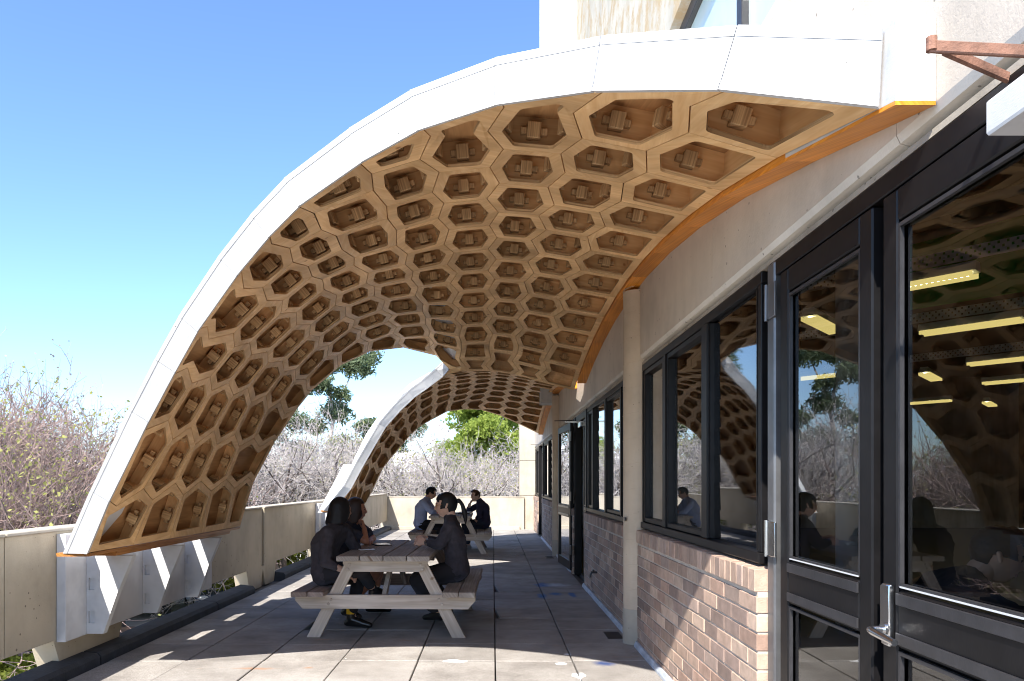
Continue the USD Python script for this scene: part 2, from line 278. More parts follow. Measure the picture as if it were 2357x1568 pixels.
def paver_material():
    n = {'g': ('geometry', {}), 'oi': ('object_info', {}),
         'n': ('noise_texture', {'scale': 2.2, 'detail': 8.0, 'roughness': 0.66}), 'r': ('rgb_ramp', {'ramp': [(0.30, (0.205, 0.187, 0.172)), (0.5, (0.305, 0.283, 0.262)), (0.72, (0.40, 0.378, 0.355))]}),
         'n2': ('noise_texture', {'scale': 95.0, 'detail': 3.0, 'roughness': 0.7}), 'r2': ('rgb_ramp', {'ramp': [(0.32, (0.70, 0.69, 0.68)), (0.62, (1.12, 1.12, 1.12))]}), 'x2': ('mix', {'mix_type': 'multiply', 'fac': 1.0}),
         'om': ('map_range', {'from_min': 0.0, 'from_max': 1.0, 'to_min': 0.86, 'to_max': 1.10}), 'oc': ('combine_color', {}), 'x3': ('mix', {'mix_type': 'multiply', 'fac': 1.0}),
         # white droppings / paint spots
         'v': ('voronoi_texture', {'scale': 5.0, 'randomness': 1.0}), 'pm': ('noise_texture', {'scale': 0.9, 'detail': 5.0, 'roughness': 0.7}), 'pa': ('math', {'math_type': 'multiply_add', 'value2': 0.62, 'value3': -0.30}),
         'lt': ('math', {'math_type': 'less_than'}), 'x4': ('mix', {'color2': (0.66, 0.65, 0.64)}),
         'mr': ('mapping', {'scale': (2.6, 5.5, 1.0), 'location': (3.0, 1.7, 0.0)}), 'nr': ('noise_texture', {'scale': 0.42, 'detail': 6.0, 'roughness': 0.65}), 'rr': ('rgb_ramp', {'ramp': [(0.655, (0, 0, 0)), (0.72, (0.75, 0.75, 0.75))]}), 'x5': ('mix', {'color2': (0.34, 0.235, 0.165)}),
         'bn': ('noise_texture', {'scale': 80.0, 'detail': 5.0, 'roughness': 0.7}), 'b': ('bump', {'strength': 0.35, 'distance': 0.008}),
         'p': ('principled_bsdf', {'roughness': 0.82, 'specular_ior_level': 0.35})}
    l = [('g.position', 'n.vector'), ('n.fac', 'r.fac'), ('g.position', 'n2.vector'), ('n2.fac', 'r2.fac'), ('r.color', 'x2.color1'), ('r2.color', 'x2.color2'),
         ('oi.random', 'om.value'), ('om.result', 'oc.r'), ('om.result', 'oc.g'), ('om.result', 'oc.b'), ('x2.color', 'x3.color1'), ('oc.color', 'x3.color2'),
         ('g.position', 'v.vector'), ('g.position', 'pm.vector'), ('pm.fac', 'pa.value1'), ('v.distance', 'lt.value1'), ('pa.value', 'lt.value2'), ('lt.value', 'x4.fac'), ('x3.color', 'x4.color1'),
         ('g.position', 'mr.vector'), ('mr.vector', 'nr.vector'), ('nr.fac', 'rr.fac'), ('rr.color', 'x5.fac'), ('x4.color', 'x5.color1'),
         ('g.position', 'bn.vector'), ('bn.fac', 'b.height'), ('b.normal', 'p.normal')]
    last = 'x5.color'
    # paint left on the slabs: soft-edged spots at their own places (centre x, y, half-sizes, colour)
    for i, (cx, cy, hx, hy, col, soft) in enumerate([(0.68, 9.95, 0.17, 0.30, (0.04, 0.13, 0.36), 0.55), (0.86, 9.95, 0.26, 0.26, (0.50, 0.53, 0.60), 0.9), (0.60, 9.0, 0.09, 0.30, (0.05, 0.14, 0.35), 0.6), (0.78, 9.12, 0.13, 0.2, (0.06, 0.15, 0.34), 0.7), (0.98, 9.05, 0.07, 0.28, (0.05, 0.14, 0.36), 0.5),
                                                    (0.85, 5.62, 0.14, 0.13, (0.02, 0.05, 0.17), 0.8), (0.62, 5.28, 0.07, 0.09, (0.85, 0.85, 0.84), 0.12), (-0.30, 5.7, 0.13, 0.05, (0.8, 0.8, 0.79), 0.2), (0.52, 5.63, 0.07, 0.05, (0.8, 0.8, 0.8), 0.2), (0.60, 5.93, 0.04, 0.035, (0.8, 0.8, 0.8), 0.2),
                                                    (-1.75, 5.47, 0.24, 0.05, (0.36, 0.21, 0.13), 0.9), (-1.38, 5.5, 0.06, 0.05, (0.33, 0.2, 0.13), 0.8)]):
        a = f'{"abcdefghijklmnop"[i]}'
        n[f'd{a}'] = ('vector_math', {'math_type': 'subtract', 'vector2': (cx, cy, 0)}); n[f'e{a}'] = ('vector_math', {'math_type': 'multiply', 'vector2': (1 / hx, 1 / hy, 0)})
        n[f'w{a}'] = ('noise_texture', {'scale': 14.0, 'detail': 4.0}); n[f'l{a}'] = ('vector_math', {'math_type': 'length'}); n[f's{a}'] = ('math', {'math_type': 'multiply_add', 'value2': 1.1, 'value3': -0.55}); n[f't{a}'] = ('math', {'math_type': 'add'})
        n[f'r{a}x'] = ('rgb_ramp', {'ramp': [(max(0.0, 0.72 - soft * 0.7), (0.9, 0.9, 0.9)), (0.8, (0, 0, 0))]}); n[f'x{a}x'] = ('mix', {'color2': col})
        l += [('g.position', f'd{a}.vector1'), (f'd{a}.vector', f'e{a}.vector1'), (f'e{a}.vector', f'l{a}.vector1'), ('g.position', f'w{a}.vector'), (f'w{a}.fac', f's{a}.value1'), (f's{a}.value', f't{a}.value1'), (f'l{a}.value', f't{a}.value2'),
              (f't{a}.value', f'r{a}x.fac'), (f'r{a}x.color', f'x{a}x.fac'), (last, f'x{a}x.color1')]; last = f'x{a}x.color'
    l += [(last, 'p.base_color')]
    look('paver', n, l)
paver_material()
# people
plain('skin', (0.56, 0.33, 0.235), 0.5, var=0.08, vscale=30); plain('skin_warm', (0.42, 0.20, 0.125), 0.5, var=0.1, vscale=30); plain('skin_fair', (0.62, 0.40, 0.31), 0.5, var=0.08, vscale=30)
plain('hair_black', (0.010, 0.009, 0.010), 0.5, bump=0.3, scale=140, spec=0.3); plain('hair_brown', (0.03, 0.014, 0.010), 0.45, bump=0.4, scale=90); plain('hair_auburn', (0.065, 0.028, 0.014), 0.5, bump=0.4, scale=90)
plain("knit_black", (0.040, 0.034, 0.041), 0.9, bump=0.5, scale=220, var=0.3, vscale=25); plain('cloth_black', (0.017, 0.015, 0.018), 0.9, bump=0.3, scale=160)
plain('denim_dark', (0.020, 0.028, 0.050), 0.9, bump=0.4, scale=240, var=0.25, vscale=40); plain('denim_sleeve', (0.045, 0.055, 0.085), 0.9, bump=0.4, scale=240, var=0.35, vscale=30)
plain('shirt_blue', (0.37, 0.44, 0.66), 0.85, bump=0.3, scale=150, var=0.08, vscale=14); plain('navy_knit', (0.028, 0.024, 0.055), 0.9, bump=0.4, scale=180, var=0.2, vscale=20)
plain('leather', (0.012, 0.011, 0.011), 0.3, bump=0.1, scale=60); plain('sock_yellow', (0.72, 0.42, 0.02), 0.85); plain('nail_red', (0.5, 0.03, 0.03), 0.3); plain('amber', (0.42, 0.19, 0.06), 0.25)
plain('white_plastic', (0.75, 0.75, 0.76), 0.4); plain('black_plastic', (0.012, 0.012, 0.014), 0.2); plain('paper', (0.8, 0.8, 0.8), 0.8); plain('suede', (0.27, 0.25, 0.25), 0.9); plain('eye_dark', (0.012, 0.010, 0.010), 0.2); plain('lip', (0.40, 0.14, 0.12), 0.45)
plain('gold_clothes', (0.30, 0.19, 0.08), 0.7)
# plants
plain('bark', (0.115, 0.092, 0.08), 0.95, bump=0.6, scale=30, var=0.4, vscale=6)
plain('twig_grey', (0.40, 0.365, 0.345), 0.9, objvar=0.15); plain('twig_pink', (0.27, 0.195, 0.175), 0.9, objvar=0.12); plain('twig_dark', (0.10, 0.075, 0.07), 0.9)
plain('gum_bark', (0.42, 0.37, 0.33), 0.9, var=0.25, vscale=4)
def leaf(name, col, trans, var=0.35):
    c = np.array(col, float)
    n = {'g': ('geometry', {}), 'r': ('rgb_ramp', {'ramp': [(0.0, tuple(c * (1 - var))), (1.0, tuple(np.clip(c * (1 + var), 0, 1)))]}), 'd': ('diffuse_bsdf', {}), 't': ('translucent_bsdf', {'color': trans}), 'm': ('mix_closure', {'fac': 0.35})}
    look(name, n, [('g.random_per_island', 'r.fac'), ('r.color', 'd.color'), ('d.BSDF', 'm.closure1'), ('t.BSDF', 'm.closure2')], surface='m.closure')
leaf('blossom', (0.62, 0.55, 0.55), (0.4, 0.36, 0.34)); leaf('young_leaf', (0.50, 0.50, 0.20), (0.52, 0.54, 0.16)); leaf('leaf_green', (0.33, 0.41, 0.10), (0.55, 0.66, 0.14))
leaf('gum_leaf', (0.20, 0.25, 0.15), (0.22, 0.28, 0.12)); leaf('bush_leaf', (0.19, 0.22, 0.05), (0.30, 0.36, 0.06)); leaf('hedge_leaf', (0.05, 0.06, 0.03), (0.06, 0.08, 0.03))
concrete('litter', (0.26, 0.165, 0.115), pits=0.9, streak=0.1, scale=6)
plain('orange_line', (0.7, 0.42, 0.18), 0.8)
plain('car_blue', (0.035, 0.05, 0.085), 0.22, coat=1.0); plain('car_black', (0.012, 0.012, 0.013), 0.25, coat=1.0); plain('tyre', (0.02, 0.02, 0.02), 0.9); plain('rim_metal', (0.5, 0.5, 0.5), 0.3, metal=1.0)
plain('car_glass', (0.05, 0.08, 0.085), 0.06, spec=0.8); plain('lamp_clear', (0.6, 0.62, 0.64), 0.1, spec=0.8)
plain('house_white', (0.70, 0.69, 0.67), 0.8, var=0.06, vscale=1); plain('house_roof', (0.45, 0.44, 0.45), 0.7); plain('house_window', (0.06, 0.07, 0.08), 0.2)

# ================================================================== the setting
W = T('/World')
def struct(name, mb, mat, **k):
    t = W.part(name, mb, mat, **k); say(t.prim, kind='structure'); return t
ZG = -3.2
struct('ground', MB().box((-1500, -1500, ZG - 0.5), (1500, 1500, ZG)), 'asphalt_ground')
struct('courtyard_paving', MB().add([(-13.5, -6, ZG + .004), (-4.2, -6, ZG + .004), (-4.2, 15.5, ZG + .004), (-13.5, 15.5, ZG + .004)], [(0, 1, 2, 3)]), 'pale_ground')
m = MB()
th = np.linspace(-0.2, 1.3, 24); cx, cy = -12.6, 13.0
for r0 in (2.1,):
    q = [(cx + r * math.cos(t), cy + r * math.sin(t), ZG + .008) for t in th for r in (r0, r0 + .10)]
    m.add(q, [(2 * i, 2 * i + 1, 2 * i + 3, 2 * i + 2) for i in range(len(th) - 1)])
struct('painted_line', m, 'orange_line')
m = MB(); q = [(-14.5, 15.5), (-5.2, 15.5), (-4.6, 21.5), (-6.5, 23.0), (-14.5, 23.2)]
m.prism(q, (0, 0, ZG), (1, 0, 0), (0, 1, 0), 0.0, 0.06)
struct('garden_bed', m, 'litter')

# terrace slab, pavers laid open-jointed on it
struct('terrace_slab', MB().box((-3.36, -9, -0.45), (1.30, 22.2, -0.045)), 'slab')
pv = T('/World').part('terrace_floor', MB().box((-3.02, -9, -0.0445), (1.20, 2.10, -0.002)), 'paver'); say(pv.prim, kind='structure')
jx = [-3.02 + 0.6 * i for i in range(8)]
for iy in range(34):
    y0 = 2.106 + 0.6 * iy
    if y0 > 21.8: break
    for ix in range(7):
        x0 = -3.0 + 0.6 * ix + 0.02
        g = 0.005; dz = RNG.uniform(-0.004, 0.002); tilt = RNG.uniform(-0.003, 0.003, 2)
        m = MB().box((x0 + g, y0 + g * .7, -0.044), (min(x0 + .6, 1.205) - g, min(y0 + .6, 21.88) - g * .7, 0.0), 0.004)
        v = m.v[0]; v[:, 2] += dz + (v[:, 0] - x0 - .3) * tilt[0] + (v[:, 1] - y0 - .3) * tilt[1]
        if (ix, iy) in ((5, 9), (5, 12), (2, 8)):          # broken corner
            c = np.array([x0, y0]); d = np.linalg.norm(v[:, :2] - c, axis=1) < .05
            v[d, :2] += np.array([.05, .035])
        pv.part('paver', m, 'paver')

# kerb of bitumen along the parapet
prof = [(-3.17, -0.04), (-2.985, -0.04), (-2.985, 0.055), (-3.01, 0.085), (-3.17, 0.10)]
def along_y(m, prof, y0, y1):
    return m.prism([(p[0], p[1]) for p in prof], (0, y0, 0), (1, 0, 0), (0, 0, 1), -(y1 - y0), 0)   # u x v = -y
for a, b in ((0.5, 5.60), (5.62, 8.0), (8.02, 9.25), (10.6, 14.4), (14.42, 21.7)):
    kb = kb if a > 1 else thing('kerb', 'black bitumen coated kerb running along foot of the left parapet', 'kerb', (-3.1, 10, 0))
    kb.part('kerb_length', along_y(MB(), prof, a, b), 'bitumen')

# ---- parapet on the left: panels carried on low stub posts
def parapet_panel(y0, y1, label, mat='tan_concrete', notch=()):
    t = thing('parapet_wall', label, 'parapet', (-3.2, (y0 + y1) / 2, 0))
    zb = 0.255
    poly = Polygon([(y0, zb), (y1, zb), (y1, 1.03), (y0, 1.03)])
    for a, b in notch: poly = poly.union(Polygon([(a - .12, zb), (b + .12, zb), (b, -0.02), (a, -0.02)]))
    m = MB().prism(poly, (-3.12, 0, 0), (0, 1, 0), (0, 0, 1), 0.0, -0.17)
    t.part('panel', m, mat)
    cap = MB().box((-3.31, y0, 1.031), (-3.105, y1, 1.055), .006); t.part('coping', cap, 'far_concrete')
    return t
parapet_panel(-4.0, 4.70, 'long tan concrete parapet panel at left picture edge before the canopy foot', notch=[(-1.5, -.7)])
parapet_panel(4.71, 9.93, 'tan concrete parapet panel behind the white brackets of the near canopy', notch=[(5.35, 6.1), (9.45, 9.9)])
parapet_panel(10.06, 12.93, 'tan concrete parapet panel between the two canopies beyond the narrow post', notch=[(10.1, 10.5)])
parapet_panel(12.94, 21.78, 'tan concrete parapet panel behind the far canopy foot', notch=[(13.2, 14.0), (17.2, 18.0)])
single('parapet_post', 'narrow pale concrete post closing the joint between two parapet panels', 'post', MB().box((-3.27, 9.94, -0.03), (-3.145, 10.05, 1.04), .006), 'far_concrete')
t = thing('parapet_wall', 'sunlit cream concrete parapet closing the far end of the terrace', 'parapet', (-1, 21.95, 0))
t.part('panel', MB().box((-3.31, 21.8, -0.02), (0.93, 21.99, 0.955)), 'far_concrete')
t.part('coping', MB().box((-3.31, 21.785, 0.956), (0.93, 22.0, 0.975), .005), 'far_concrete')
t.part('plinth', MB().box((-3.0, 21.70, -0.02), (0.80, 21.797, 0.10), .01), 'far_concrete')

# ================================================================== the building on the right
XW, XB = 1.25, 1.22                                   # concrete face, brick face
COLY = (-1.25, 6.36, 13.97)
B = thing('concrete_building', 'long concrete and brick building with dark framed glazing along the right', 'building', (1.3, 8, 0))
seams = [-5.3, -3.4, -1.5, 0.38, 2.28, 4.18, 6.36, 8.0, 9.9, 11.8, 13.97, 15.7, 17.6, 19.5, 22.4]
for a, b in zip(seams[:-1], seams[1:]):
    prof = [(XW, 2.455), (XW + .012, 2.43), (XW + .05, 2.418), (1.50, 2.418), (1.50, 3.52), (XW + .01, 3.52), (XW, 3.51)]
    B.part('spandrel_panel', along_y(MB(), prof, a + .0015, b - .0015), 'wall_concrete')
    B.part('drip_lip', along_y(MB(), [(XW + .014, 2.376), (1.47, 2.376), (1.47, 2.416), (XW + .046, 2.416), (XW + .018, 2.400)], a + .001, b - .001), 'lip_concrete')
for y in COLY:
    m = MB().tube([(1.25, y, -.03), (1.25, y, 3.02)], .122, 28)
    c = B.part('column', m, 'column_concrete', smooth=40)
    rings = MB()
    for k in range(13):                              # spiral former seam left on the concrete
        an = np.linspace(math.pi * .35, math.pi * 1.65, 14); z = .45 + .215 * k
        rings.tube([(1.25 + .1225 * math.cos(a), y + .1225 * math.sin(a), z + .05 * (a - math.pi) / 3) for a in an], .0022, 5)
    c.part('form_seam', rings, 'column_concrete')
    c.part('foot', MB().tube([(1.25, y, -.02), (1.25, y, .30)], .1255, 28), 'far_concrete', smooth=40)
c.part('tag_plate', MB().box((1.124, 6.27, 1.055), (1.138, 6.33, 1.085)), 'bronze_frame')
# upper storey: glazing set back behind the spandrel, stained band above it, white pier
B.part('upper_wall', along_y(MB(), [(1.58, 5.42), (1.95, 5.42), (1.95, 14.0), (1.58, 14.0)], -5, 13.9), 'stained_concrete')
B.part('upper_sill', along_y(MB(), [(1.501, 3.40), (1.95, 3.40), (1.95, 3.50), (1.501, 3.50)], -5, 22.3), 'white_concrete')
ug = B.part('upper_window', MB().box((1.66, -5, 5.30), (1.74, 13.85, 5.415), .004).box((1.66, -5, 3.51), (1.74, 13.85, 3.58), .004), 'bronze_frame')
for y in (-2.2, 0.9, 4.95, 7.95, 10.95): ug.part('mullion', MB().box((1.655, y - .05, 3.585), (1.745, y + .05, 5.295), .005), 'bronze_frame')
ug.part('glass', MB().box((1.705, -5, 3.585), (1.712, 13.85, 5.295)), 'upper_pane')
m = MB().box((0.92, 14.0, 2.9), (1.24, 14.5, 14.0)); m.box((1.245, 14.02, 3.53), (1.33, 14.5, 14.0)); m.box((1.335, 14.06, 3.53), (1.42, 14.5, 14.0)); m.box((1.425, 14.03, 3.53), (1.6, 14.5, 14.0))
B.part('pier', m, 'white_concrete')
m = MB()
for z0, z1 in ((-.03, .98), (.99, 2.02), (2.03, 3.5), (3.51, 14.0)): m.box((0.80, 21.9, z0), (1.27, 22.5, z1), .008)
B.part('end_pier', m, 'far_concrete')
B.part('upper_wall', along_y(MB(), [(1.62, 3.51), (1.95, 3.51), (1.95, 14.0), (1.62, 14.0)], 14.52, 22.4), 'white_concrete')
# room seen through the glass
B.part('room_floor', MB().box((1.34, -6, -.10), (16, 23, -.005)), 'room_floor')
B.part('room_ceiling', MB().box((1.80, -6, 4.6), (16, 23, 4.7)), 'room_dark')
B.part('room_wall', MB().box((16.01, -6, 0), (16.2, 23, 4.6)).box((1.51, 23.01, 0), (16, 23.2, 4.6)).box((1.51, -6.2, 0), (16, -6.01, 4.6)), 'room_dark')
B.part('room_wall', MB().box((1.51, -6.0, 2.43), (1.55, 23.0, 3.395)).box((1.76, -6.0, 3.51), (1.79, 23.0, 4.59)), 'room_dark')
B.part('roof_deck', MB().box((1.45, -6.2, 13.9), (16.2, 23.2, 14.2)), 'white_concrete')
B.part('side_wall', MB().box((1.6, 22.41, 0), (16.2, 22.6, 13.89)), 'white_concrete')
# threshold/flashing strip at foot of the brick
for a, b in ((3.45, 6.2), (6.52, 9.8), (11.45, 13.8), (14.15, 18.3)):
    B.part('wall_flashing', along_y(MB(), [(1.186, -.04), (1.2185, -.04), (1.2185, .045), (1.203, .045), (1.19, .018)], a, b), 'flashing')

# windows: dark frames, casements and louvres
def window_bay(y_hi, y_lo, kinds, z0=1.0, z1=2.374):
    """frame between y_lo and y_hi at X 1.27..1.34; kinds: list of (y0, y1, 'fixed'|'louvre') panes"""
    m = MB(); x0, x1 = 1.262, 1.335
    m.box((x0, y_lo, z1 - .055), (x1, y_hi, z1), .004); m.box((x0 - .012, y_lo, z0), (x1, y_hi, z0 + .05), .004)
    m.box((x0, y_lo, z0 + .051), (x1, y_lo + .045, z1 - .056), .004); m.box((x0, y_hi - .045, z0 + .051), (x1, y_hi, z1 - .056), .004)
    w = B.part('window', m, 'black_frame')
    ks = sorted(kinds)
    for (a0, a1, k), (b0, b1, k2) in zip(ks[:-1], ks[1:]):
        w.part('mullion', MB().box((x0 - .006, a1 + .002, z0 + .051), (x1, b0 - .002, z1 - .056), .005), 'black_frame')
    for a, b, k in ks:
        zz0, zz1 = z0 + .055, z1 - .06
        if k == 'fixed':
            s = MB()
            for q in ((a, a + .03), (b - .03, b)): s.box((x0 + .006, q[0], zz0), (x1 - .01, q[1], zz1), .003)
            s.box((x0 + .006, a + .031, zz0), (x1 - .01, b - .031, zz0 + .035), .003); s.box((x0 + .006, a + .031, zz1 - .035), (x1 - .01, b - .031, zz1), .003)
            w.part('sash', s, 'black_frame')
            w.part('pane', MB().add([(1.302, a + .028, zz0 + .03), (1.302, b - .028, zz0 + .03), (1.302, b - .028, zz1 - .03), (1.302, a + .028, zz1 - .03)], [(3, 2, 1, 0)]), 'pane')
        else:
            n = 8; h = (zz1 - zz0) / n
            for i in range(n):
                za, zb = zz0 + h * i - .008, zz0 + h * (i + 1) + .012; zb = min(zb, zz1)
                w.part('louvre_blade', MB().box((1.300 - .006, a + .012, za + .003), (1.306, b - .012, zb)) if False else
                       MB().obox(((1.304 + 1.296) / 2, (a + b) / 2, (za + zb) / 2), [(0, 1, 0), (-.022, 0, 1), (1, 0, .022)], ((b - a) / 2 - .012, (zb - za) / 2, .0028)), 'louvre_pane')
            s = MB()
            for q in ((a, a + .012), (b - .012, b)): s.box((x0 + .01, q[0], zz0), (x1 - .005, q[1], zz1))
            w.part('louvre_gallery', s, 'black_frame')
    return w
window_bay(6.22, 3.46, [(5.46, 6.16, 'fixed'), (4.44, 5.36, 'fixed'), (3.54, 4.32, 'louvre')])
window_bay(9.82, 6.52, [(6.6, 7.2, 'fixed'), (7.28, 8.2, 'fixed'), (8.3, 9.25, 'louvre'), (9.36, 9.74, 'fixed')])
window_bay(13.8, 11.5, [(11.56, 12.2, 'fixed'), (12.28, 13.0, 'louvre'), (13.08, 13.72, 'fixed')])
window_bay(18.2, 14.14, [(14.2, 15.4, 'fixed'), (15.5, 16.6, 'louvre'), (16.7, 18.1, 'fixed')])
window_bay(22.3, 20.2, [(20.3, 21.2, 'fixed'), (21.3, 22.2, 'fixed')])

# door set beside the camera
def door_leaf(ya, yb, x=1.285, z1=2.30, handle=None, hinge=None, label=None):
    lo, hi = min(ya, yb), max(ya, yb); d = .022
    m = MB(); s = .085
    m.box((x - d, lo, .012), (x + d, lo + s, z1), .006); m.box((x - d, hi - s, .012), (x + d, hi, z1), .006)
    m.box((x - d, lo + s + .001, z1 - .10), (x + d, hi - s - .001, z1), .005)
    m.box((x - d, lo + s + .001, .012), (x + d, hi - s - .001, .13), .005)
    m.box((x - d, lo + s + .001, .865), (x + d, hi - s - .001, 1.045), .008)
    t = B.part('door', m, 'black_frame', label=label)
    for z in (.895, 1.018): t.part('rail_bead', MB().box((x - d - .007, lo + s + .002, z - .018), (x - d - .0005, hi - s - .002, z + .018), .006), 'bronze_frame')
    for za, zb in ((.14, .855), (1.055, z1 - .11)):
        g = MB(); e = .012
        g.box((x - d + .003, lo + s + .001, za), (x - .006, hi - s - .001, za + e)); g.box((x - d + .003, lo + s + .001, zb - e), (x - .006, hi - s - .001, zb))
        g.box((x - d + .003, lo + s + .001, za + e + .0005), (x - .006, lo + s + e, zb - e - .0005)); g.box((x - d + .003, hi - s - e, za + e + .0005), (x - .006, hi - s - .001, zb - e - .0005))
        t.part('gasket', g, 'bronze_frame')
        t.part('pane', MB().add([(x, lo + s, za), (x, hi - s, za), (x, hi - s, zb), (x, lo + s, zb)], [(3, 2, 1, 0)]), 'pane')
        t.part('glazing_bead', MB().box((x - d + .001, lo + s + e, za - .001), (x - .009, hi - s - e, za + .004)), 'gasket')
    if handle is not None:
        hy = handle; xo = x - d
        p = MB().box((xo - .020, hy - .024, .865), (xo - .001, hy + .024, 1.06), .008); p.box((xo - .008, hy + .03, .88), (xo - .001, hy + .052, 1.05), .003)
        pts = [(xo - .018, hy, .915), (xo - .052, hy, .915), (xo - .068, hy - .006, .915), (xo - .072, hy - .03, .913), (xo - .070, hy - .15, .905)]
        p.tube(pts, [.013, .012, .012, .012, .011], 10)
        p.tube([(xo - .019, hy, .915), (xo - .027, hy, .915)], .022, 16)
        t.part('handle', p, 'chrome', smooth=40)
    return t
# jambs, header
m = MB(); m.box((1.258, 3.29, -.02), (1.34, 3.375, 2.374), .008); B.part('door_jamb', m, 'steel_frame')
m = MB(); m.box((1.262, -.2, 2.305), (1.34, 3.288, 2.374), .004); m.box((1.300, 3.20, 0), (1.34, 3.286, 2.304), .004); B.part('door_header', m, 'black_frame')
B.part('door_post', MB().box((1.300, 2.388, 0.0), (1.34, 2.436, 2.304), .004), 'black_frame')
door_leaf(2.452, 3.235, label='near door leaf of dark aluminium with tall glass pane', hinge=3.24)
door_leaf(1.60, 2.385, handle=2.335, label='dark door leaf with the silver lever handle')
B.part('door_jamb', MB().box((1.258, 1.50, -.02), (1.34, 1.585, 2.304), .006), 'black_frame')
window_bay(1.48, -3.0, [(-2.9, -1.3, 'fixed'), (-1.2, .1, 'fixed'), (.2, 1.4, 'fixed')], z0=.12)
for z in (1.05, 2.12):
    h = MB().box((1.246, 3.258, z), (1.2575, 3.345, z + .155), .003).tube([(1.246, 3.355, z - .005), (1.246, 3.355, z + .16)], .0095, 10)
    B.part('hinge', h, 'chrome' if z < 1.5 else 'steel_frame', smooth=40)
B.part('closer_arm_cover', MB().box((1.13, 0.9, 2.175), (1.235, 1.69, 2.255), .005), 'white_paint')
# open door leaf of the second bay, folded back, its opening and closed leaf
def folded_leaf():
    a, b = np.array([1.215, 11.33]), np.array([1.135, 12.55]); t = (b - a); L = np.linalg.norm(t); t = np.array([t[0] / L, t[1] / L, 0]); nrm = np.array([-t[1], t[0], 0]); up = np.array([0, 0, 1.])
    def bx(m, s0, s1, z0, z1, d=.022, c=.004, off=0):
        return m.obox(np.array([a[0], a[1], 0]) + t * (s0 + s1) / 2 + up * (z0 + z1) / 2 + nrm * off, [t, nrm, up], ((s1 - s0) / 2, d, (z1 - z0) / 2), c)
    m = MB(); bx(m, 0, .11, .03, 2.30); bx(m, L - .09, L, .03, 2.30); bx(m, .111, L - .091, 2.20, 2.30); bx(m, .111, L - .091, .03, .17); bx(m, .111, L - .091, .84, 1.03)
    d = B.part('door', m, 'black_frame', label='open door leaf folded back against the brick')
    for z0, z1 in ((.175, .835), (1.035, 2.195)):
        q = [np.array([a[0], a[1], 0]) + t * s + up * z for s, z in ((.111, z0), (L - .091, z0), (L - .091, z1), (.111, z1))]
        d.part('pane', MB().add(q, [(3, 2, 1, 0)]), 'pane')
    for z in (.87, .995): d.part('rail_bead', bx(MB(), .112, L - .092, z - .015, z + .015, .004, .001, -.027 if nrm[0] > 0 else .027), 'steel_frame')
    for z in (.28, 1.1, 2.02): d.part('hinge', MB().box((1.18, 11.16, z), (1.20, 11.32, z + .14), .003), 'bronze_frame')
folded_leaf()
B.part('door_jamb', MB().box((1.25, 11.20, -.02), (1.36, 11.30, 2.374), .006).box((1.25, 9.86, -.02), (1.34, 9.95, 2.374), .006), 'black_frame')
B.part('door_header', MB().box((1.262, 9.95, 2.28), (1.34, 11.20, 2.374), .004), 'black_frame')
door_leaf(9.96, 10.45, x=1.31, z1=2.275, label='narrow fixed door leaf of the second doorway')
B.part('door_closer', MB().box((1.18, 9.98, 2.14), (1.275, 10.2, 2.21), .006).box((1.0, 10.1, 2.20), (1.26, 10.12, 2.225)), 'chrome')
for y in (11.6, 18.9): B.part('stay_arm', MB().tube([(1.26, y, 2.36), (.98, y + .08, 2.36)], .008, 6), 'bronze_frame')
B.part('door_jamb', MB().box((1.25, 18.3, -.02), (1.36, 18.42, 2.374)).box((1.25, 19.9, -.02), (1.36, 20.0, 2.374)), 'black_frame')
door_leaf(18.43, 19.88, x=1.34, z1=2.3, label='dark door leaf of the farthest doorway')

# brick walls below the sills, every brick a piece of its own
BR = ['brick_a', 'brick_b', 'brick_c', 'brick_d', 'brick_e']
def brick_wall(y0, y1, label, seed, end_lo=True, x0=XB):
    r = np.random.default_rng(seed); t = thing('brick_wall', label, 'brick wall', (1.28, (y0 + y1) / 2, 0))
    t.part('mortar', MB().box((x0 + .006, y0 + .006, -.03), (1.324, y1 - .003, .875)), 'mortar')
    pitch, ch = .2425, .0868
    for row in range(10):
        z = -.01 + ch * row + .005
        cuts = [y0] + list(np.arange(y0 + pitch * (1 if row % 2 else .5), y1 - .04, pitch)) + [y1]
        for a, b in zip(cuts[:-1], cuts[1:]):
            o = r.uniform(-.0025, .002)
            m = MB().box((x0 + o, a + (.005 if a > y0 else 0), z), (1.33, b - .005, z + ch - .0105), .003)
            t.part('brick', m, BR[r.choice(5, p=[.30, .18, .2, .17, .15])])
    n = int(round((y1 - y0) / .0868)); w = (y1 - y0) / n
    for i in range(n):
        a = y0 + w * i; o = r.uniform(-.003, .002)
        m = MB().box((x0 - .008 + o, a + .004, .874), (1.33, a + w - .004, .982 + r.uniform(-.002, .002)), .004)
        v = m.v[0]; v[v[:, 2] > .93, 2] += np.minimum(v[v[:, 2] > .93, 0] - x0, .05) * .12
        t.part('sill_brick', m, BR[r.choice(5, p=[.34, .2, .22, .1, .14])])
    t.part('sill_mortar', MB().box((x0 - .003, y0 + .009, .872), (1.324, y1 - .009, .974)), 'mortar')
    return t
brick_wall(3.40, 6.215, 'brown brick wall below window in the right foreground, half in sun', 1)
brick_wall(6.505, 9.84, 'shaded brown brick wall below window between near column and second doorway', 2)
brick_wall(11.32, 13.82, 'brown brick wall behind the folded door leaf before the second column', 3)
brick_wall(14.13, 18.28, 'brown brick wall just beyond the second column', 4)
brick_wall(20.02, 22.3, 'sunlit brick wall past the farthest doorway beside the end pier', 5)
t = thing('garden_tap', 'small bronze tap on the brick wall near second doorway', 'tap', (1.2, 8.62, .33))
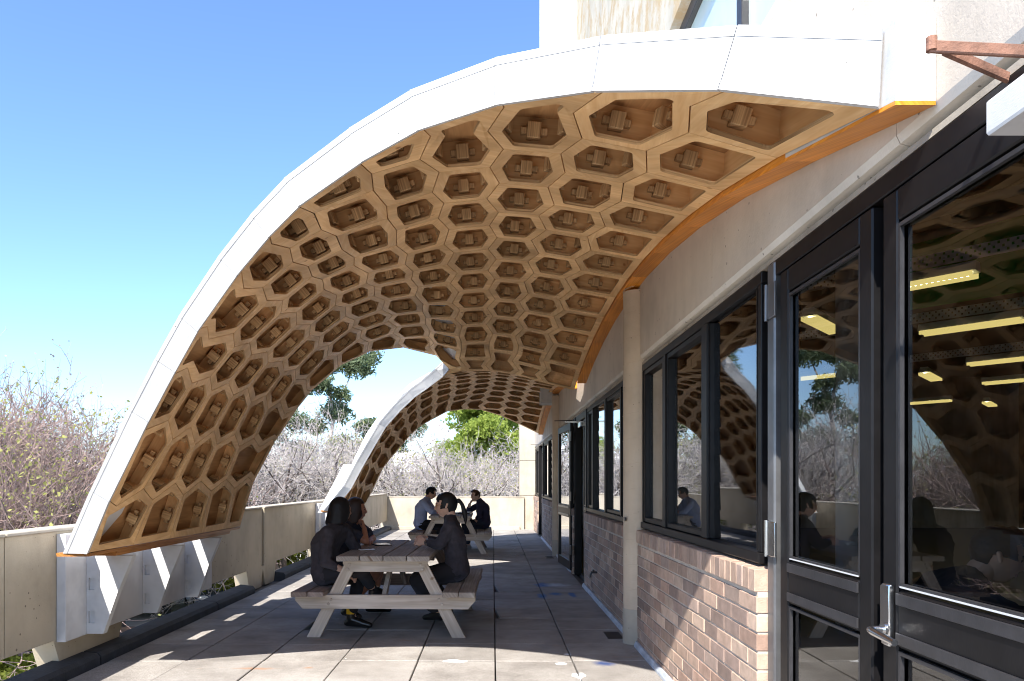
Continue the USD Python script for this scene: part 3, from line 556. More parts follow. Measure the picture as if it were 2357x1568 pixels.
t.part('body', MB().tube([(1.222, 8.62, .33), (1.15, 8.62, .33)], .013, 10).tube([(1.16, 8.62, .33), (1.145, 8.62, .30), (1.145, 8.62, .27)], .011, 10), 'bronze_frame')
t.part('lever', MB().box((1.165, 8.58, .345), (1.185, 8.66, .36), .004), 'bronze_frame')
t = thing('floor_drain', 'dark square floor drain at the foot of the second column', 'drain', (1.06, 13.6, 0))
t.part('frame', MB().box((.98, 13.45, -.004), (1.12, 13.78, .006), .002), 'black_frame')
t.part('drain_grate', MB().box((1.0, 13.48, .0065), (1.1, 13.75, .009)), 'bitumen')
t = thing('floor_drain', 'broken dark drain hole at the foot of the near column', 'drain', (1.09, 6.7, 0))
t.part('frame', MB().box((1.02, 6.52, -.004), (1.16, 6.80, .004), .002), 'black_frame')

# rusty stay bracket and white sunshade at top right
t = thing('stay_bracket', 'rusty steel V shaped stay bracket on concrete wall at top right', 'bracket', (1.1, 1.8, 2.3))
m = MB(); P0 = np.array([1.03, 1.735, 2.408])
m.bar(P0, (1.275, 1.69, 2.368), .012, .028, c=.003); t.part('arm', m, 'rust')
m = MB(); m.bar(P0 + (.04, .012, .0), (1.275, 1.81, 2.372), .012, .026, c=.003); t.part('arm', m, 'rust')
t.part('pivot_bolt', MB().tube([P0 + (0.004, 0, -.010), P0 + (.004, 0, .022)], .012, 12), 'rust')

# ================================================================== the timber canopies
PN = np.arange(14.0)
P9 = np.array([0, 1, 2, 3, 4, 5, 6, 7, 8, 8.55, 9, 10, 11, 12, 13])
N1 = np.array([(-2.70, 4.922, .911), (-2.465, 4.75, 1.265), (-2.083, 4.474, 1.756), (-1.851, 4.306, 2.031), (-1.664, 4.171, 2.242), (-1.368, 3.957, 2.496), (-1.147, 3.797, 2.649), (-.954, 3.657, 2.754),
               (-.595, 3.397, 2.86), (-.316, 3.196, 2.908), (.019, 2.953, 2.892), (.374, 2.697, 2.811), (.75, 2.425, 2.67), (1.131, 2.15, 2.473)])
F1 = np.array([(-2.70, 7.87, .911), (-2.59, 7.992, 1.40), (-2.429, 8.172, 1.812), (-2.249, 8.373, 2.185), (-2.089, 8.551, 2.461), (-1.818, 8.853, 2.794), (-1.523, 9.182, 3.017), (-1.185, 9.559, 3.136), (-.797, 9.992, 3.13),
               (-.60, 10.2, 2.95), (-.42, 10.2, 2.93), (-.05, 10.2, 2.93), (.30, 10.2, 2.88), (.68, 10.2, 2.77), (1.13, 10.2, 2.66)])
M1 = np.array([(-2.70, .911), (-2.58, 1.33), (-2.38, 1.76), (-2.17, 2.16), (-1.93, 2.46), (-1.64, 2.74), (-1.36, 2.97), (-1.05, 3.10), (-.70, 3.17), (-.35, 3.22), (-.01, 3.25), (.32, 3.22), (.68, 3.16), (1.13, 3.08)])
N2p = np.array([0, .55, 1.2, 1.9, 2.75, 3.9, 4.7, 5.7, 6.8, 7.7, 8.55, 9, 10, 11, 12, 13])
N2 = np.array([(-2.70, 12.5, .911), (-2.47, 12.26, 1.10), (-2.26, 12.02, 1.36), (-2.084, 11.852, 1.65), (-1.874, 11.631, 1.937), (-1.684, 11.43, 2.215), (-1.488, 11.224, 2.394), (-1.224, 10.946, 2.606), (-.972, 10.681, 2.734), (-.74, 10.40, 2.83),
               (-.60, 10.2, 2.95), (-.42, 10.2, 2.93), (-.05, 10.2, 2.93), (.30, 10.2, 2.88), (.68, 10.2, 2.77), (1.13, 10.2, 2.66)])
F2 = np.array([(-2.70, 15.5, .911), (-2.531, 15.621, 1.235), (-2.372, 15.735, 1.643), (-2.186, 15.869, 1.92), (-1.984, 16.014, 2.175), (-1.805, 16.143, 2.419), (-1.622, 16.274, 2.61), (-1.342, 16.475, 2.797), (-1.028, 16.701, 2.99),
               (-.662, 16.963, 3.068), (-.285, 17.234, 3.086), (.212, 17.591, 2.969), (.618, 17.883, 2.809), (1.13, 18.25, 2.599)])
_dl = -.42 * np.sin(np.pi * np.arange(14) / 13.0); _k = (F2[:, 1] + _dl) / F2[:, 1]
F2 = np.c_[F2[:, 0] * _k, F2[:, 1] * _k, EYE + (F2[:, 2] - EYE) * _k]
DEPTH = 0.175
def dep_at(p): return np.interp(p, [0, 4, 6, 8, 10, 12, 13], [.125, .118, .128, .143, .160, .180, .20])
class Vault:
    def __init__(s, Np, N, Mz, Fp, Fn):
        s.Np, s.N, s.Mz, s.Fp, s.Fn = Np, N, Mz, Fp, Fn
    def near(s, p): return np.stack([np.interp(p, s.Np, s.N[:, k]) for k in range(3)], -1)
    def far(s, p): return np.stack([np.interp(p, s.Fp, s.Fn[:, k]) for k in range(3)], -1)
    def mid(s, p): return np.stack([np.interp(p, PN, s.Mz[:, k]) for k in range(2)], -1)
    def S(s, p, y):
        p, y = np.asarray(p, float), np.asarray(y, float); n, f, m = s.near(p), s.far(p), s.mid(p)
        t = (y - n[..., 1]) / (f[..., 1] - n[..., 1]); w0, w1, w2 = (1 - t) * (1 - 2 * t), 4 * t * (1 - t), t * (2 * t - 1)
        return np.stack([w0 * n[..., 0] + w1 * m[..., 0] + w2 * f[..., 0], y, w0 * n[..., 2] + w1 * m[..., 1] + w2 * f[..., 2]], -1)
    def nrm(s, p, y):
        p, y = np.asarray(p, float), np.asarray(y, float); e = .35
        pa, pb = np.clip(p - e, 0, 13), np.clip(p + e, 0, 13)
        a = s.S(pb, y) - s.S(pa, y); b = s.S(p, y + .12) - s.S(p, y - .12); n = np.cross(a, b); n /= np.linalg.norm(n, axis=-1, keepdims=True)
        return np.where(n[..., 2:] + -.5 * n[..., :1] < 0, -n, n)

def canopy(V, label, phase, valley_lo=None, valley_hi=None, fascia_to=13, out=None, base=(5.0, 7.8)):
    c = thing('timber_canopy', label, 'canopy', (-1, (base[0] + base[1]) / 2, 0), group=None)
    r = np.random.default_rng(int(base[0] * 10)); d = .64
    dom = Polygon([(p, V.near(p)[1]) for p in np.unique(np.concatenate([PN, V.Np]))] + [(p, V.far(p)[1]) for p in np.unique(np.concatenate([PN, V.Fp]))[::-1]]).buffer(0)
    def amp(p, y):
        a = float(np.interp(p, [3, 8], [.13, .060]))
        if valley_lo is not None and p > 8: a = .10 * np.clip((valley_lo - 1.05 - y) / .55, -1.5, 1)
        if valley_hi is not None and p > 8: a = .12 * np.clip((y - valley_hi + .1) / .45, -.6, 1)
        return a
    jr = np.random.default_rng(int(base[0] * 3)); JY = jr.uniform(-.055, .055, (16, 40)); JP = jr.uniform(-.035, .035, (16, 40, 2))
    def yc(k, j): return phase + (d / 2 if k % 2 else 0) + j * d + JY[k, j % 40] * (1.0 if k < 9 else .6)
    def vx(b, k, j):                                  # corner j of column k where it meets boundary b (b = k or k + 1)
        y = yc(k, j)
        if b in (0, 13): return (float(b), y)
        return (b + (amp(b, y) if b == k else -amp(b, y)) + JP[k, j % 40, b - k], y)
    def rim_out(p):
        p = np.asarray(p, float)
        n = V.nrm(np.clip(p, .2, 12.8), V.near(p)[..., 1] + .14); flat = (p > 12.9)[..., None]; n = np.where(flat, np.array([0, -.1, 1.0]), n)
        q = V.near(p) + n * dep_at(p)[..., None]; w = (p < .02)[..., None]
        return np.where(w, V.near(p) + np.array([-.165, .03, 0]), q)
    cells = []
    for k in range(13):
        off = phase + (d / 2 if k % 2 else 0); ylo = min(V.near(k)[1], V.near(k + 1)[1]) - d; yhi = max(V.far(k)[1], V.far(k + 1)[1]) + d
        j0 = math.floor((ylo - off) / d); col = []
        for j in range(j0, int((yhi - off) / d) + 1):
            jo = j if k % 2 == 0 else j + 1           # the neighbours' corner that lies between corners j and j + 1
            ring = [vx(k, k, j), vx(k + 1, k, j)] + ([vx(k + 1, k + 1, jo)] if k < 12 else []) + [vx(k + 1, k, j + 1), vx(k, k, j + 1)] + ([vx(k, k - 1, jo)] if k > 0 else [])
            poly = Polygon(ring).buffer(0)
            q = poly.intersection(dom)
            if q.is_empty: continue
            if hasattr(q, 'geoms'): q = max(q.geoms, key=lambda g: g.area)
            if q.area > 1e-4: col.append(q)
        full = d * 1.0
        for _ in range(3):
            if len(col) > 1 and col[0].area < .50 * full: u = col[0].union(col[1]).buffer(1e-6); col = [u] + col[2:]
            if len(col) > 1 and col[-1].area < .50 * full: u = col[-1].union(col[-2]).buffer(1e-6); col = col[:-2] + [u]
        cells += [(k, q) for q in col]
    mid_y = (base[0] + base[1]) / 2
    for k, q in cells:
        if hasattr(q, 'geoms'): q = max(q.geoms, key=lambda g: g.area)
        q = Polygon(q.exterior).simplify(.004)
        pc, yc = q.centroid.x, q.centroid.y
        L = float(np.linalg.norm(V.S(min(pc + .4, 13), yc) - V.S(max(pc - .4, 0), yc)) / (min(pc + .4, 13) - max(pc - .4, 0)))
        met = shapely.affinity.scale(q, L, 1, origin=(0, 0)) if hasattr(shapely, 'affinity') else q
        met = met.buffer(-.0028, join_style=2)
        if met.is_empty: continue
        if hasattr(met, 'geoms'): met = max(met.geoms, key=lambda g: g.area)
        met = shapely.geometry.polygon.orient(met, 1)
        fr = .060 if L < .62 else .070
        hole = met.buffer(-fr, join_style=2).buffer(-.026).buffer(.026, quad_segs=3)
        if hasattr(hole, 'geoms') and not hole.is_empty: hole = max(hole.geoms, key=lambda g: g.area)
        if hole.is_empty or hole.area < .004:
            hole = met.buffer(-.034, join_style=2).buffer(-.014).buffer(.014, quad_segs=2)
            if hasattr(hole, 'geoms') and not hole.is_empty: hole = max(hole.geoms, key=lambda g: g.area)
        ext = np.array(met.exterior.coords)[:-1]
        E3 = V.S(ext[:, 0] / L, ext[:, 1]); EN = V.nrm(np.clip(ext[:, 0] / L, .2, 12.8), np.clip(ext[:, 1], V.near(pc)[1] + .13, V.far(pc)[1] - .13))
        onr = np.abs(ext[:, 1] - V.near(ext[:, 0] / L)[:, 1]) < .012
        if onr.any() and pc < fascia_to + .3:
            dv = (rim_out(ext[onr, 0] / L) - V.near(ext[onr, 0] / L)) * .97; EN[onr] = dv / float(dep_at(pc))
        wl = ext[:, 0] / L > 12.9; EN[wl, 0] = np.minimum(EN[wl, 0], 0)
        A = np.c_[ext, np.ones(len(ext))]; X, *_ = np.linalg.lstsq(A, E3, rcond=None)
        n0 = (EN / np.linalg.norm(EN, axis=1, keepdims=True)).mean(0); n0 /= np.linalg.norm(n0)
        aff = lambda Q: np.c_[Q, np.ones(len(Q))] @ X
        gx, gy = X[0] / np.linalg.norm(X[0]), X[1]; gy = gy - gx * (gy @ gx); gy /= np.linalg.norm(gy); nc = np.cross(gx, gy); nc = nc if nc @ n0 > 0 else -nc
        ang = r.uniform(0, math.pi) if r.random() < .5 else (0.1 if r.random() < .5 else 1.5)
        R2 = np.array([[math.cos(ang), -math.sin(ang)], [math.sin(ang), math.cos(ang)]])
        mb, uvs = MB(), []
        def put(v3, f, uv2): mb.add(v3, f); uvs.append(np.asarray(uv2))
        sides = len(ext); ii = np.arange(sides); jj = (ii + 1) % sides
        dep = float(dep_at(pc))
        if not hole.is_empty:
            ring = Polygon(met.exterior, [hole.exterior])
            tv, tf = trimesh.creation.triangulate_polygon(ring, engine='earcut'); tv = np.asarray(tv)[:, :2]
            def lift(Q, off):
                out = aff(Q) + nc * off
                for i, e in enumerate(ext):
                    hit = np.abs(Q - e).sum(1) < 1e-7
                    out[hit] = E3[i] + EN[i] * off
                return out
            a, b, cc = tv[tf[0]]; cr = np.cross(np.r_[b - a, 0], np.r_[cc - a, 0])[2]
            put(lift(tv, 0), tf, tv @ R2); put(lift(tv, .018), tf, tv @ R2)
            ho = np.array(hole.exterior.coords)[:-1]; hn = len(ho); hi_, hj = np.arange(hn), (np.arange(hn) + 1) % hn
            wv = np.vstack([aff(ho), aff(ho) + nc * .018]); per = np.r_[0, np.cumsum(np.linalg.norm(np.diff(ho, axis=0), axis=1))]
            edge = MB().add(wv, np.stack([hi_, hj, hj + hn, hi_ + hn], 1)); edge_uv = np.vstack([np.c_[per, np.zeros(hn)], np.c_[per, np.full(hn, .018)]])
        else:
            tv, tf = trimesh.creation.triangulate_polygon(met, engine='earcut'); put(aff(np.asarray(tv)[:, :2]), tf, np.asarray(tv)[:, :2] @ R2); edge = None
        per = np.r_[0, np.cumsum(np.linalg.norm(np.diff(ext, axis=0), axis=1))]
        put(np.vstack([E3, E3 + EN * dep]), np.stack([ii, jj, jj + sides, ii + sides], 1), np.vstack([np.c_[per, np.zeros(sides)], np.c_[per, np.full(sides, dep)]]))
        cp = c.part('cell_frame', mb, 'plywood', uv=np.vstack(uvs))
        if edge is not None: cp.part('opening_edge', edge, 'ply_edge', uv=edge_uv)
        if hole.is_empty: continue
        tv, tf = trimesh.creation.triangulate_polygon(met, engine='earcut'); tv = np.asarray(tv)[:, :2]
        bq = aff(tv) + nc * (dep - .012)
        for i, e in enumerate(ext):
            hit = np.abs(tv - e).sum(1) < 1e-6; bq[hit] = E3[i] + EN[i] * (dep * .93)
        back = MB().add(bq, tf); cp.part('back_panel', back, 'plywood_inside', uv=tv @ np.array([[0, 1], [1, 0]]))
        # joint blocks wedged through the side walls, one at the middle of every shared wall
        cen3 = aff(np.array([[met.centroid.x, met.centroid.y]]))[0]
        for i in range(sides):
            j = (i + 1) % sides; ed = E3[j] - E3[i]; ln = np.linalg.norm(ed)
            if ln < .105 or (onr[i] and onr[j]) or (ext[i, 0] / L > 12.9 and ext[j, 0] / L > 12.9) or (ext[i, 0] / L < .05 and ext[j, 0] / L < .05): continue
            if ext[i, 1] > V.far(ext[i, 0] / L)[1] - .02 and ext[j, 1] > V.far(ext[j, 0] / L)[1] - .02: continue
            tx = ed / ln; w_ = np.cross(nc, tx); mid_ = (E3[i] + E3[j]) / 2; w_ = w_ if w_ @ (cen3 - mid_) > 0 else -w_; big = 1.0 if ln > .2 else .72
            o = mid_ + (EN[i] + EN[j]) / 2 * dep * .50 + tx * r.uniform(-.012, .012); h = np.array([.033 * big, .036 * big, .034 * big])
            bm = MB().obox(o + w_ * h[2], [tx, nc, w_], h, .003).obox(o + w_ * .020, [tx, nc, w_], (h[0] * 1.95, h[1] * .42, .020), .002)
            cp.part('joint_block', bm, 'ply_edge', uv=(nc, tx, w_))
    # fascia boards along the near edge
    pts = [p for p in np.arange(0, 14.0) if p <= fascia_to] + ([fascia_to] if fascia_to % 1 else [])
    inn = V.near(np.array(pts)); oo = []
    for i, p in enumerate(pts):
        oo.append(rim_out(p))
    oo = np.array(oo)
    for i in range(len(pts) - 1):
        a, b, e, f = inn[i], inn[i + 1], oo[i + 1], oo[i]
        nn = np.cross(b - a, f - a); nn /= np.linalg.norm(nn); nn = nn if nn[1] < 0 else -nn
        g = (b - a) / np.linalg.norm(b - a) * .0017
        def strip(t0, t1, d0, d1, m):
            q = [a + (f - a) * t0 + g, b + (e - b) * t0 - g, b + (e - b) * t1 - g, a + (f - a) * t1 + g]
            vv = np.array([x + nn * d0 for x in q] + [x + nn * d1 for x in q])
            return m.add(vv, [(0, 1, 2, 3), (7, 6, 5, 4), (0, 4, 5, 1), (1, 5, 6, 2), (2, 6, 7, 3), (3, 7, 4, 0)])
        m = MB(); strip(-.012, .113, .0005, .0225, m); strip(.116, .897, .0005, .0185, m); strip(.900, 1.08, .0005, .0205, m)
        c.part('fascia_board', m, 'white_paint')
    # weather skin above the cells
    pg = np.unique(np.concatenate([np.linspace(0, 13, 27), V.Np, V.Fp])); G, H2 = [], []
    for p in pg:
        y = np.linspace(V.near(p)[1], V.far(p)[1], 17); pp = np.full(17, p); s0 = V.S(pp, y); n = V.nrm(np.clip(pp, .2, 12.8), np.clip(y, V.near(p)[1] + .13, V.far(p)[1] - .13))
        dd = float(dep_at(p)); a, b = s0 + n * (dd + .002), s0 + n * (dd + .012)
        for z in (a, b): z[:, 2] = np.maximum(z[:, 2], .913)
        if p <= fascia_to + .1:
            o = rim_out(p); dv = (o - s0[0]); a[0] = s0[0] + dv * .985; b[0] = s0[0] + dv * 1.06
            for z in (a, b): z[1] = z[1] * .6 + .4 * (z[0] * .5 + z[2] * .5)
        a[:, 0] = np.minimum(a[:, 0], 1.13); b[:, 0] = np.minimum(b[:, 0], 1.13)
        G.append(a); H2.append(b)
    G, H2 = np.array(G), np.array(H2); n_, k_ = G.shape[:2]; idx = np.arange(n_ * k_).reshape(n_, k_)
    f = np.stack([idx[:-1, :-1], idx[1:, :-1], idx[1:, 1:], idx[:-1, 1:]], -1).reshape(-1, 4)
    m = MB().add(G.reshape(-1, 3), f).add(H2.reshape(-1, 3), f[:, ::-1])
    c.part('roof_skin', m, 'roof_white')
    # sole beam at the foot, ledger along the wall
    y0, y1 = base
    m = MB(); along_y(m, [(-2.925, .884), (-2.715, .884), (-2.70, .908), (-2.93, .908)], y0 + .02, y1 + .02)
    c.part('sole_beam', m, 'brown_laminate', uv=((0, 1, 0), (0, 0, 1), (1, 0, 0)))
    m = MB(); along_y(m, [(-2.90, .850), (-2.735, .850), (-2.722, .882), (-2.91, .882)], y0 + .42, y1 - .22)
    c.part('sole_beam', m, 'brown_laminate', uv=((0, 1, 0), (0, 0, 1), (1, 0, 0)))
    return c, oo

OUT1 = np.array([(-2.938, 5.092, .909), (-2.586, 4.838, 1.381), (-2.205, 4.562, 1.839), (-1.972, 4.393, 2.136), (-1.753, 4.235, 2.373), (-1.466, 4.027, 2.617), (-1.226, 3.854, 2.798), (-1.01, 3.697, 2.903),
                 (-.642, 3.432, 3.023), (-.339, 3.212, 3.077), (.019, 2.953, 3.066), (.402, 2.677, 2.984), (.804, 2.385, 2.84), (1.122, 2.155, 2.685)])
V1 = Vault(PN, N1, M1, P9, F1)
M2 = M1 + np.array([0, .02]); V2 = Vault(N2p, N2, M2, PN, F2)
C1, _ = canopy(V1, 'near honeycomb plywood canopy with white edge arching overhead from parapet to wall', 2.95, valley_lo=10.2, out=OUT1, base=(4.92, 7.87))
C2, _ = canopy(V2, 'far honeycomb plywood canopy springing from the parapet beyond the table', 10.42, valley_hi=10.2, fascia_to=8.55, base=(12.5, 15.5))

def ledger(c, V, ya, yb, n, cap0):
    ys = np.linspace(ya, yb, n + 1)
    zz = [V.S(13, float(np.clip(y, V.near(13)[1], V.far(13)[1])))[2] for y in ys]
    for i in range(n):
        a, b = ys[i], ys[i + 1]; za, zb = zz[i] - .028, zz[i + 1] - .028; x0, x1 = 1.134, 1.2485
        for part, lo, hi, mat in (('ledger_beam', 0.0, .012, 'orange_timber'), ('ledger_beam', .0125, .245, 'white_paint' if i == 0 and cap0 else 'orange_timber')):
            v = [(x, y, z + o) for y, z in ((a, za), (b, zb)) for x in (x0, x1) for o in (lo, hi)]
            m = MB().add(v, BOXF)
            c.part(part, m, mat, uv=((0, 1, 0), (1, 0, 0), (0, 0, 1)))
ledger(C1, V1, 2.075, 9.85, 10, True); ledger(C2, V2, 10.9, 18.3, 9, False)

def foot(c, y0, y1, gs, label=None):
    m = MB().box((-3.117, y0, .24), (-3.05, y1, 1.012), .004); c.part('back_plate', m, 'white_paint')
    for g in gs:
        poly = Polygon([(-3.049, .245), (-2.925, .245), (-2.815, .56), (-2.70, .834), (-2.92, .834), (-2.955, .99), (-3.049, .99)])
        for zc in (.37, .62): poly = poly.difference(sbox(-3.035, zc - .045, -2.99, zc + .045))
        m = MB().prism(poly, (0, g, 0), (1, 0, 0), (0, 0, 1), -.055, 0.0)
        c1 = c.part('gusset', m, 'white_paint')
        for zc in (.37, .62): c1.part('cover_plate', MB().box((-3.036, g + .018, zc - .046), (-2.989, g + .054, zc + .046)), 'white_paint')
    for g in gs: c.part('bolt', MB().tube([(-3.049, g + .30, .46), (-3.036, g + .30, .46)], .013, 10), 'bronze_frame')
foot(C1, 5.26, 8.0, (5.53, 6.42, 7.30)); foot(C2, 12.95, 15.6, (13.13, 14.02, 14.9))
m = MB().prism([(-3.0, .86), (-2.56, 1.69), (-2.36, 1.69), (-2.62, .92), (-2.7, .86)], (0, 12.62, 0), (1, 0, 0), (0, 0, 1), -.16, 0)
C2.part('buttress', m, 'white_paint')

# ================================================================== picnic tables
def picnic_table(label, loc, rotz, front='pale_timber'):
    t = thing('picnic_table', label, 'picnic table', loc, rotz, group=None)
    t.loc = np.zeros(3); r = np.random.default_rng(int(loc[1] * 7)); Y = (0, 1, 0); UX = ((1, 0, 0), (0, 0, 1)); L = 1.80
    for i in range(4):
        x0 = -.408 + .206 * i; o = r.uniform(-.004, .004, 2)
        t.part('tabletop_board', MB().box((x0, 0 + o[0], .695), (x0 + .198, L + o[1], .742 + r.uniform(-.002, .002)), .006), 'grey_timber', uv=(Y, *UX), world=False)
    for s in (-1, 1):
        for i in range(2):
            x0 = s * .66 - .143 + .146 * i
            t.part('bench_board', MB().box((x0, -.02 + r.uniform(-.005, .005), .385), (x0 + .140, L + .02, .430), .006), 'brown_timber' if s < 0 else 'grey_timber', uv=(Y, *UX), world=False)
    for e, y in enumerate((.16, L - .16)):
        mat = front if e == 0 else 'brown_timber'; d = -1 if e == 0 else 1
        ya, yb = y, y + d * .042
        P = [(-.80, .384), (.80, .384), (.80, .335), (.735, .262), (-.735, .262), (-.80, .335)]
        t.part('bench_bearer', MB().prism(P, (0, ya - (0.0 if d > 0 else .042), 0), (1, 0, 0), (0, 0, 1), -.042, 0), mat, uv=((1, 0, 0), (0, 1, 0), (0, 0, 1)), world=False)
        P = [(-.375, .694), (.375, .694), (.375, .66), (.305, .590), (-.305, .590), (-.375, .66)]
        t.part('top_bearer', MB().prism(P, (0, ya - (0.0 if d > 0 else .042), 0), (1, 0, 0), (0, 0, 1), -.042, 0), mat, uv=((1, 0, 0), (0, 1, 0), (0, 0, 1)), world=False)
        for s in (-1, 1):
            q = [(s * .24, .694), (s * .35, .694), (s * .71, 0.0), (s * .59, 0.0)]
            lo = ya + .001 if d < 0 else ya - .0425
            t.part('leg', MB().prism(q if s > 0 else q[::-1], (0, lo, 0), (1, 0, 0), (0, 0, 1), -.042, 0), mat, uv=((s * .46, 0, -.89), (0, 1, 0), (s * .89, 0, .46)), world=False)
            b = MB()
            for bx_, bz in ((s * .315, .655), (s * .33, .615), (s * .48, .345), (s * .505, .305)):
                yy = (yb - .0005) if d < 0 else yb
                b.tube([(bx_, yy, bz), (bx_, yy + d * .008, bz)], [.0135, .009], 10)
            t.part('bolt_heads', b, 'pale_timber' if e == 0 else 'grey_timber', uv=((1, 0, 0), (0, 1, 0), (0, 0, 1)), world=False, kind='stuff')
        xa = .0; ym = y - d * .02; yc = L / 2 - d * .13 * -1
        t.part('brace', MB().bar((xa - .03, y - d * .05, .31), (xa - .03, L / 2 + d * .16, .665), .07, .04, up=(1, 0, 0)), 'brown_timber' if e else 'pale_timber', uv=((0, .8, .6), (1, 0, 0), (0, .6, .8)), world=False)
    t.part('centre_bearer', MB().box((-.36, L / 2 - .02, .61), (.36, L / 2 + .02, .694), .004), 'brown_timber', uv=((1, 0, 0), (0, 1, 0), (0, 0, 1)), world=False)
    return t
T1 = (-0.955, 6.40, 0.0); T2 = (-0.815, 14.05, 0.0)
picnic_table('weathered timber picnic table in the shade with three women seated at it', T1, -1.2)
picnic_table('sunlit timber picnic table by the far parapet with two men seated at it', T2, 0.5)

# ================================================================== people
def sph(c, r): return m3.Manifold.sphere(float(r), 16).translate([float(x) for x in c])
def hull(*cr): return m3.Manifold.batch_hull([sph(c, r) for c, r in cr])
def to_tm(man):
    m = man.to_mesh(); return trimesh.Trimesh(np.array(m.vert_properties[:, :3]), np.array(m.tri_verts), process=True)
def to_man(tm): return m3.Manifold(m3.Mesh(vert_properties=np.asarray(tm.vertices, np.float32), tri_verts=np.asarray(tm.faces, np.uint32)))
def union(ms):
    out = ms[0]
    for q in ms[1:]: out = out + q
    return out
def soft(man, ln=.022, it=12):
    tm = to_tm(man.refine_to_length(ln)); trimesh.smoothing.filter_taubin(tm, lamb=.5, nu=.53, iterations=it); return tm
def wrinkle(tm, amt, sc, seed=0):
    v = np.array(tm.vertices); n = np.array(tm.vertex_normals); f = meshkit.fbm(v * np.array([sc, sc, sc * 1.6]), 3, seed) - .5
    tm.vertices = v + n * (f * 2 * amt)[:, None]; return tm
def lerp(path, t):
    i = min(int(t), len(path) - 2); f = t - i; a, b = path[i], path[i + 1]
    return (np.asarray(a[0]) * (1 - f) + np.asarray(b[0]) * f, a[1] * (1 - f) + b[1] * f)
def limb(path, t0, t1, grow=0.0, g1=None):
    """hull chain along [(point, radius)...] from parameter t0 to t1"""
    ks = [t0] + [k for k in range(len(path)) if t0 < k < t1] + [t1]; pr = [lerp(path, k) for k in ks]
    g = np.linspace(grow, grow if g1 is None else g1, len(pr))
    return union([hull((pr[i][0], pr[i][1] + g[i]), (pr[i + 1][0], pr[i + 1][1] + g[i + 1])) for i in range(len(pr) - 1)])
def rot(yaw, pitch, roll=0):
    cy, sy, cp, sp = math.cos(yaw), math.sin(yaw), math.cos(pitch), math.sin(pitch); cr, sr = math.cos(roll), math.sin(roll)
    Rz = np.array([[cy, -sy, 0], [sy, cy, 0], [0, 0, 1]]); Ry = np.array([[cp, 0, sp], [0, 1, 0], [-sp, 0, cp]]); Rx = np.array([[1, 0, 0], [0, cr, -sr], [0, sr, cr]])
    return Rz @ Ry @ Rx
def head_shape(male=False):
    m = trimesh.creation.icosphere(4, 1.0); d = np.array(m.vertices); x, y, z = d.T
    t = np.clip((-z - .05) / .95, 0, 1); X, Y, Z = x * .096, y * .075, z * .114
    Y = Y * (1 - (.34 if male else .42) * t ** 1.3); X = np.where(x < 0, X * (1 - .50 * t), X * (1 - .06 * t)) + .016 * t
    fr = np.clip(x, 0, 1) ** 1.0
    g = lambda y0, wy, z0, wz: np.exp(-((y - y0) / wy) ** 2 - ((z - z0) / wz) ** 2) * fr
    X = X + .019 * g(0, .13, -.20, .13) + .010 * g(0, .10, -.02, .20) - .010 * (g(.34, .17, .05, .12) + g(-.34, .17, .05, .12)) + .004 * (g(.33, .25, .22, .08) + g(-.33, .25, .22, .08))
    X = X + .007 * g(0, .22, -.46, .06) + .006 * g(0, .20, -.57, .05) - .004 * g(0, .2, -.515, .02) + .010 * g(0, .22, -.86, .14) + .004 * (g(.5, .2, -.2, .2) + g(-.5, .2, -.2, .2))
    return trimesh.Trimesh(np.c_[X, Y, Z], m.faces, process=False)
HEAD = {False: head_shape(False), True: head_shape(True)}
def hand(wrist, d, nrm, curl, side, sc=1.0):
    """palm and five fingers; d: wrist to fingers, nrm: back of the hand, side: +1 thumb on the d x nrm side"""
    d = np.asarray(d, float); d /= np.linalg.norm(d); nrm = np.asarray(nrm, float); nrm = nrm - d * (nrm @ d); nrm /= np.linalg.norm(nrm); w = np.cross(d, nrm) * side; o = np.asarray(wrist, float)
    P = lambda a, b, c: o + (d * a + w * b + nrm * c) * sc
    ms = [hull((P(0, .014, 0), .017 * sc), (P(0, -.014, 0), .017 * sc), (P(.078, .028, 0), .0125 * sc), (P(.074, -.030, 0), .0115 * sc))]
    for b, ln, r, c0 in ((.029, .070, .0088, 0), (.010, .080, .0092, .04), (-.010, .074, .0088, .0), (-.028, .058, .0078, -.05)):
        a = curl + c0; p = P(.078, b, .001); dirv = d * math.cos(a * .5) - nrm * math.sin(a * .5); ch = [(p, r * sc)]
        for f, k in ((.45, 1.0), (.32, 1.9), (.23, 2.6)):
            p = p + (d * math.cos(a * k) - nrm * math.sin(a * k)) * ln * f * sc; ch.append((p, r * sc * (.97 if f > .3 else .84)))
        ms += [hull(ch[i], ch[i + 1]) for i in range(3)]
    p0, p1, p2, p3 = P(.016, .020, -.006), P(.046, .046, -.016), P(.070, .052, -.024), P(.090, .048, -.030)
    ms += [hull((p0, .014 * sc), (p1, .0108 * sc)), hull((p1, .0105 * sc), (p2, .0095 * sc)), hull((p2, .0095 * sc), (p3, .008 * sc))]
    return to_man(soft(union(ms), .0045, 6)), [P(.078, .029, 0)]

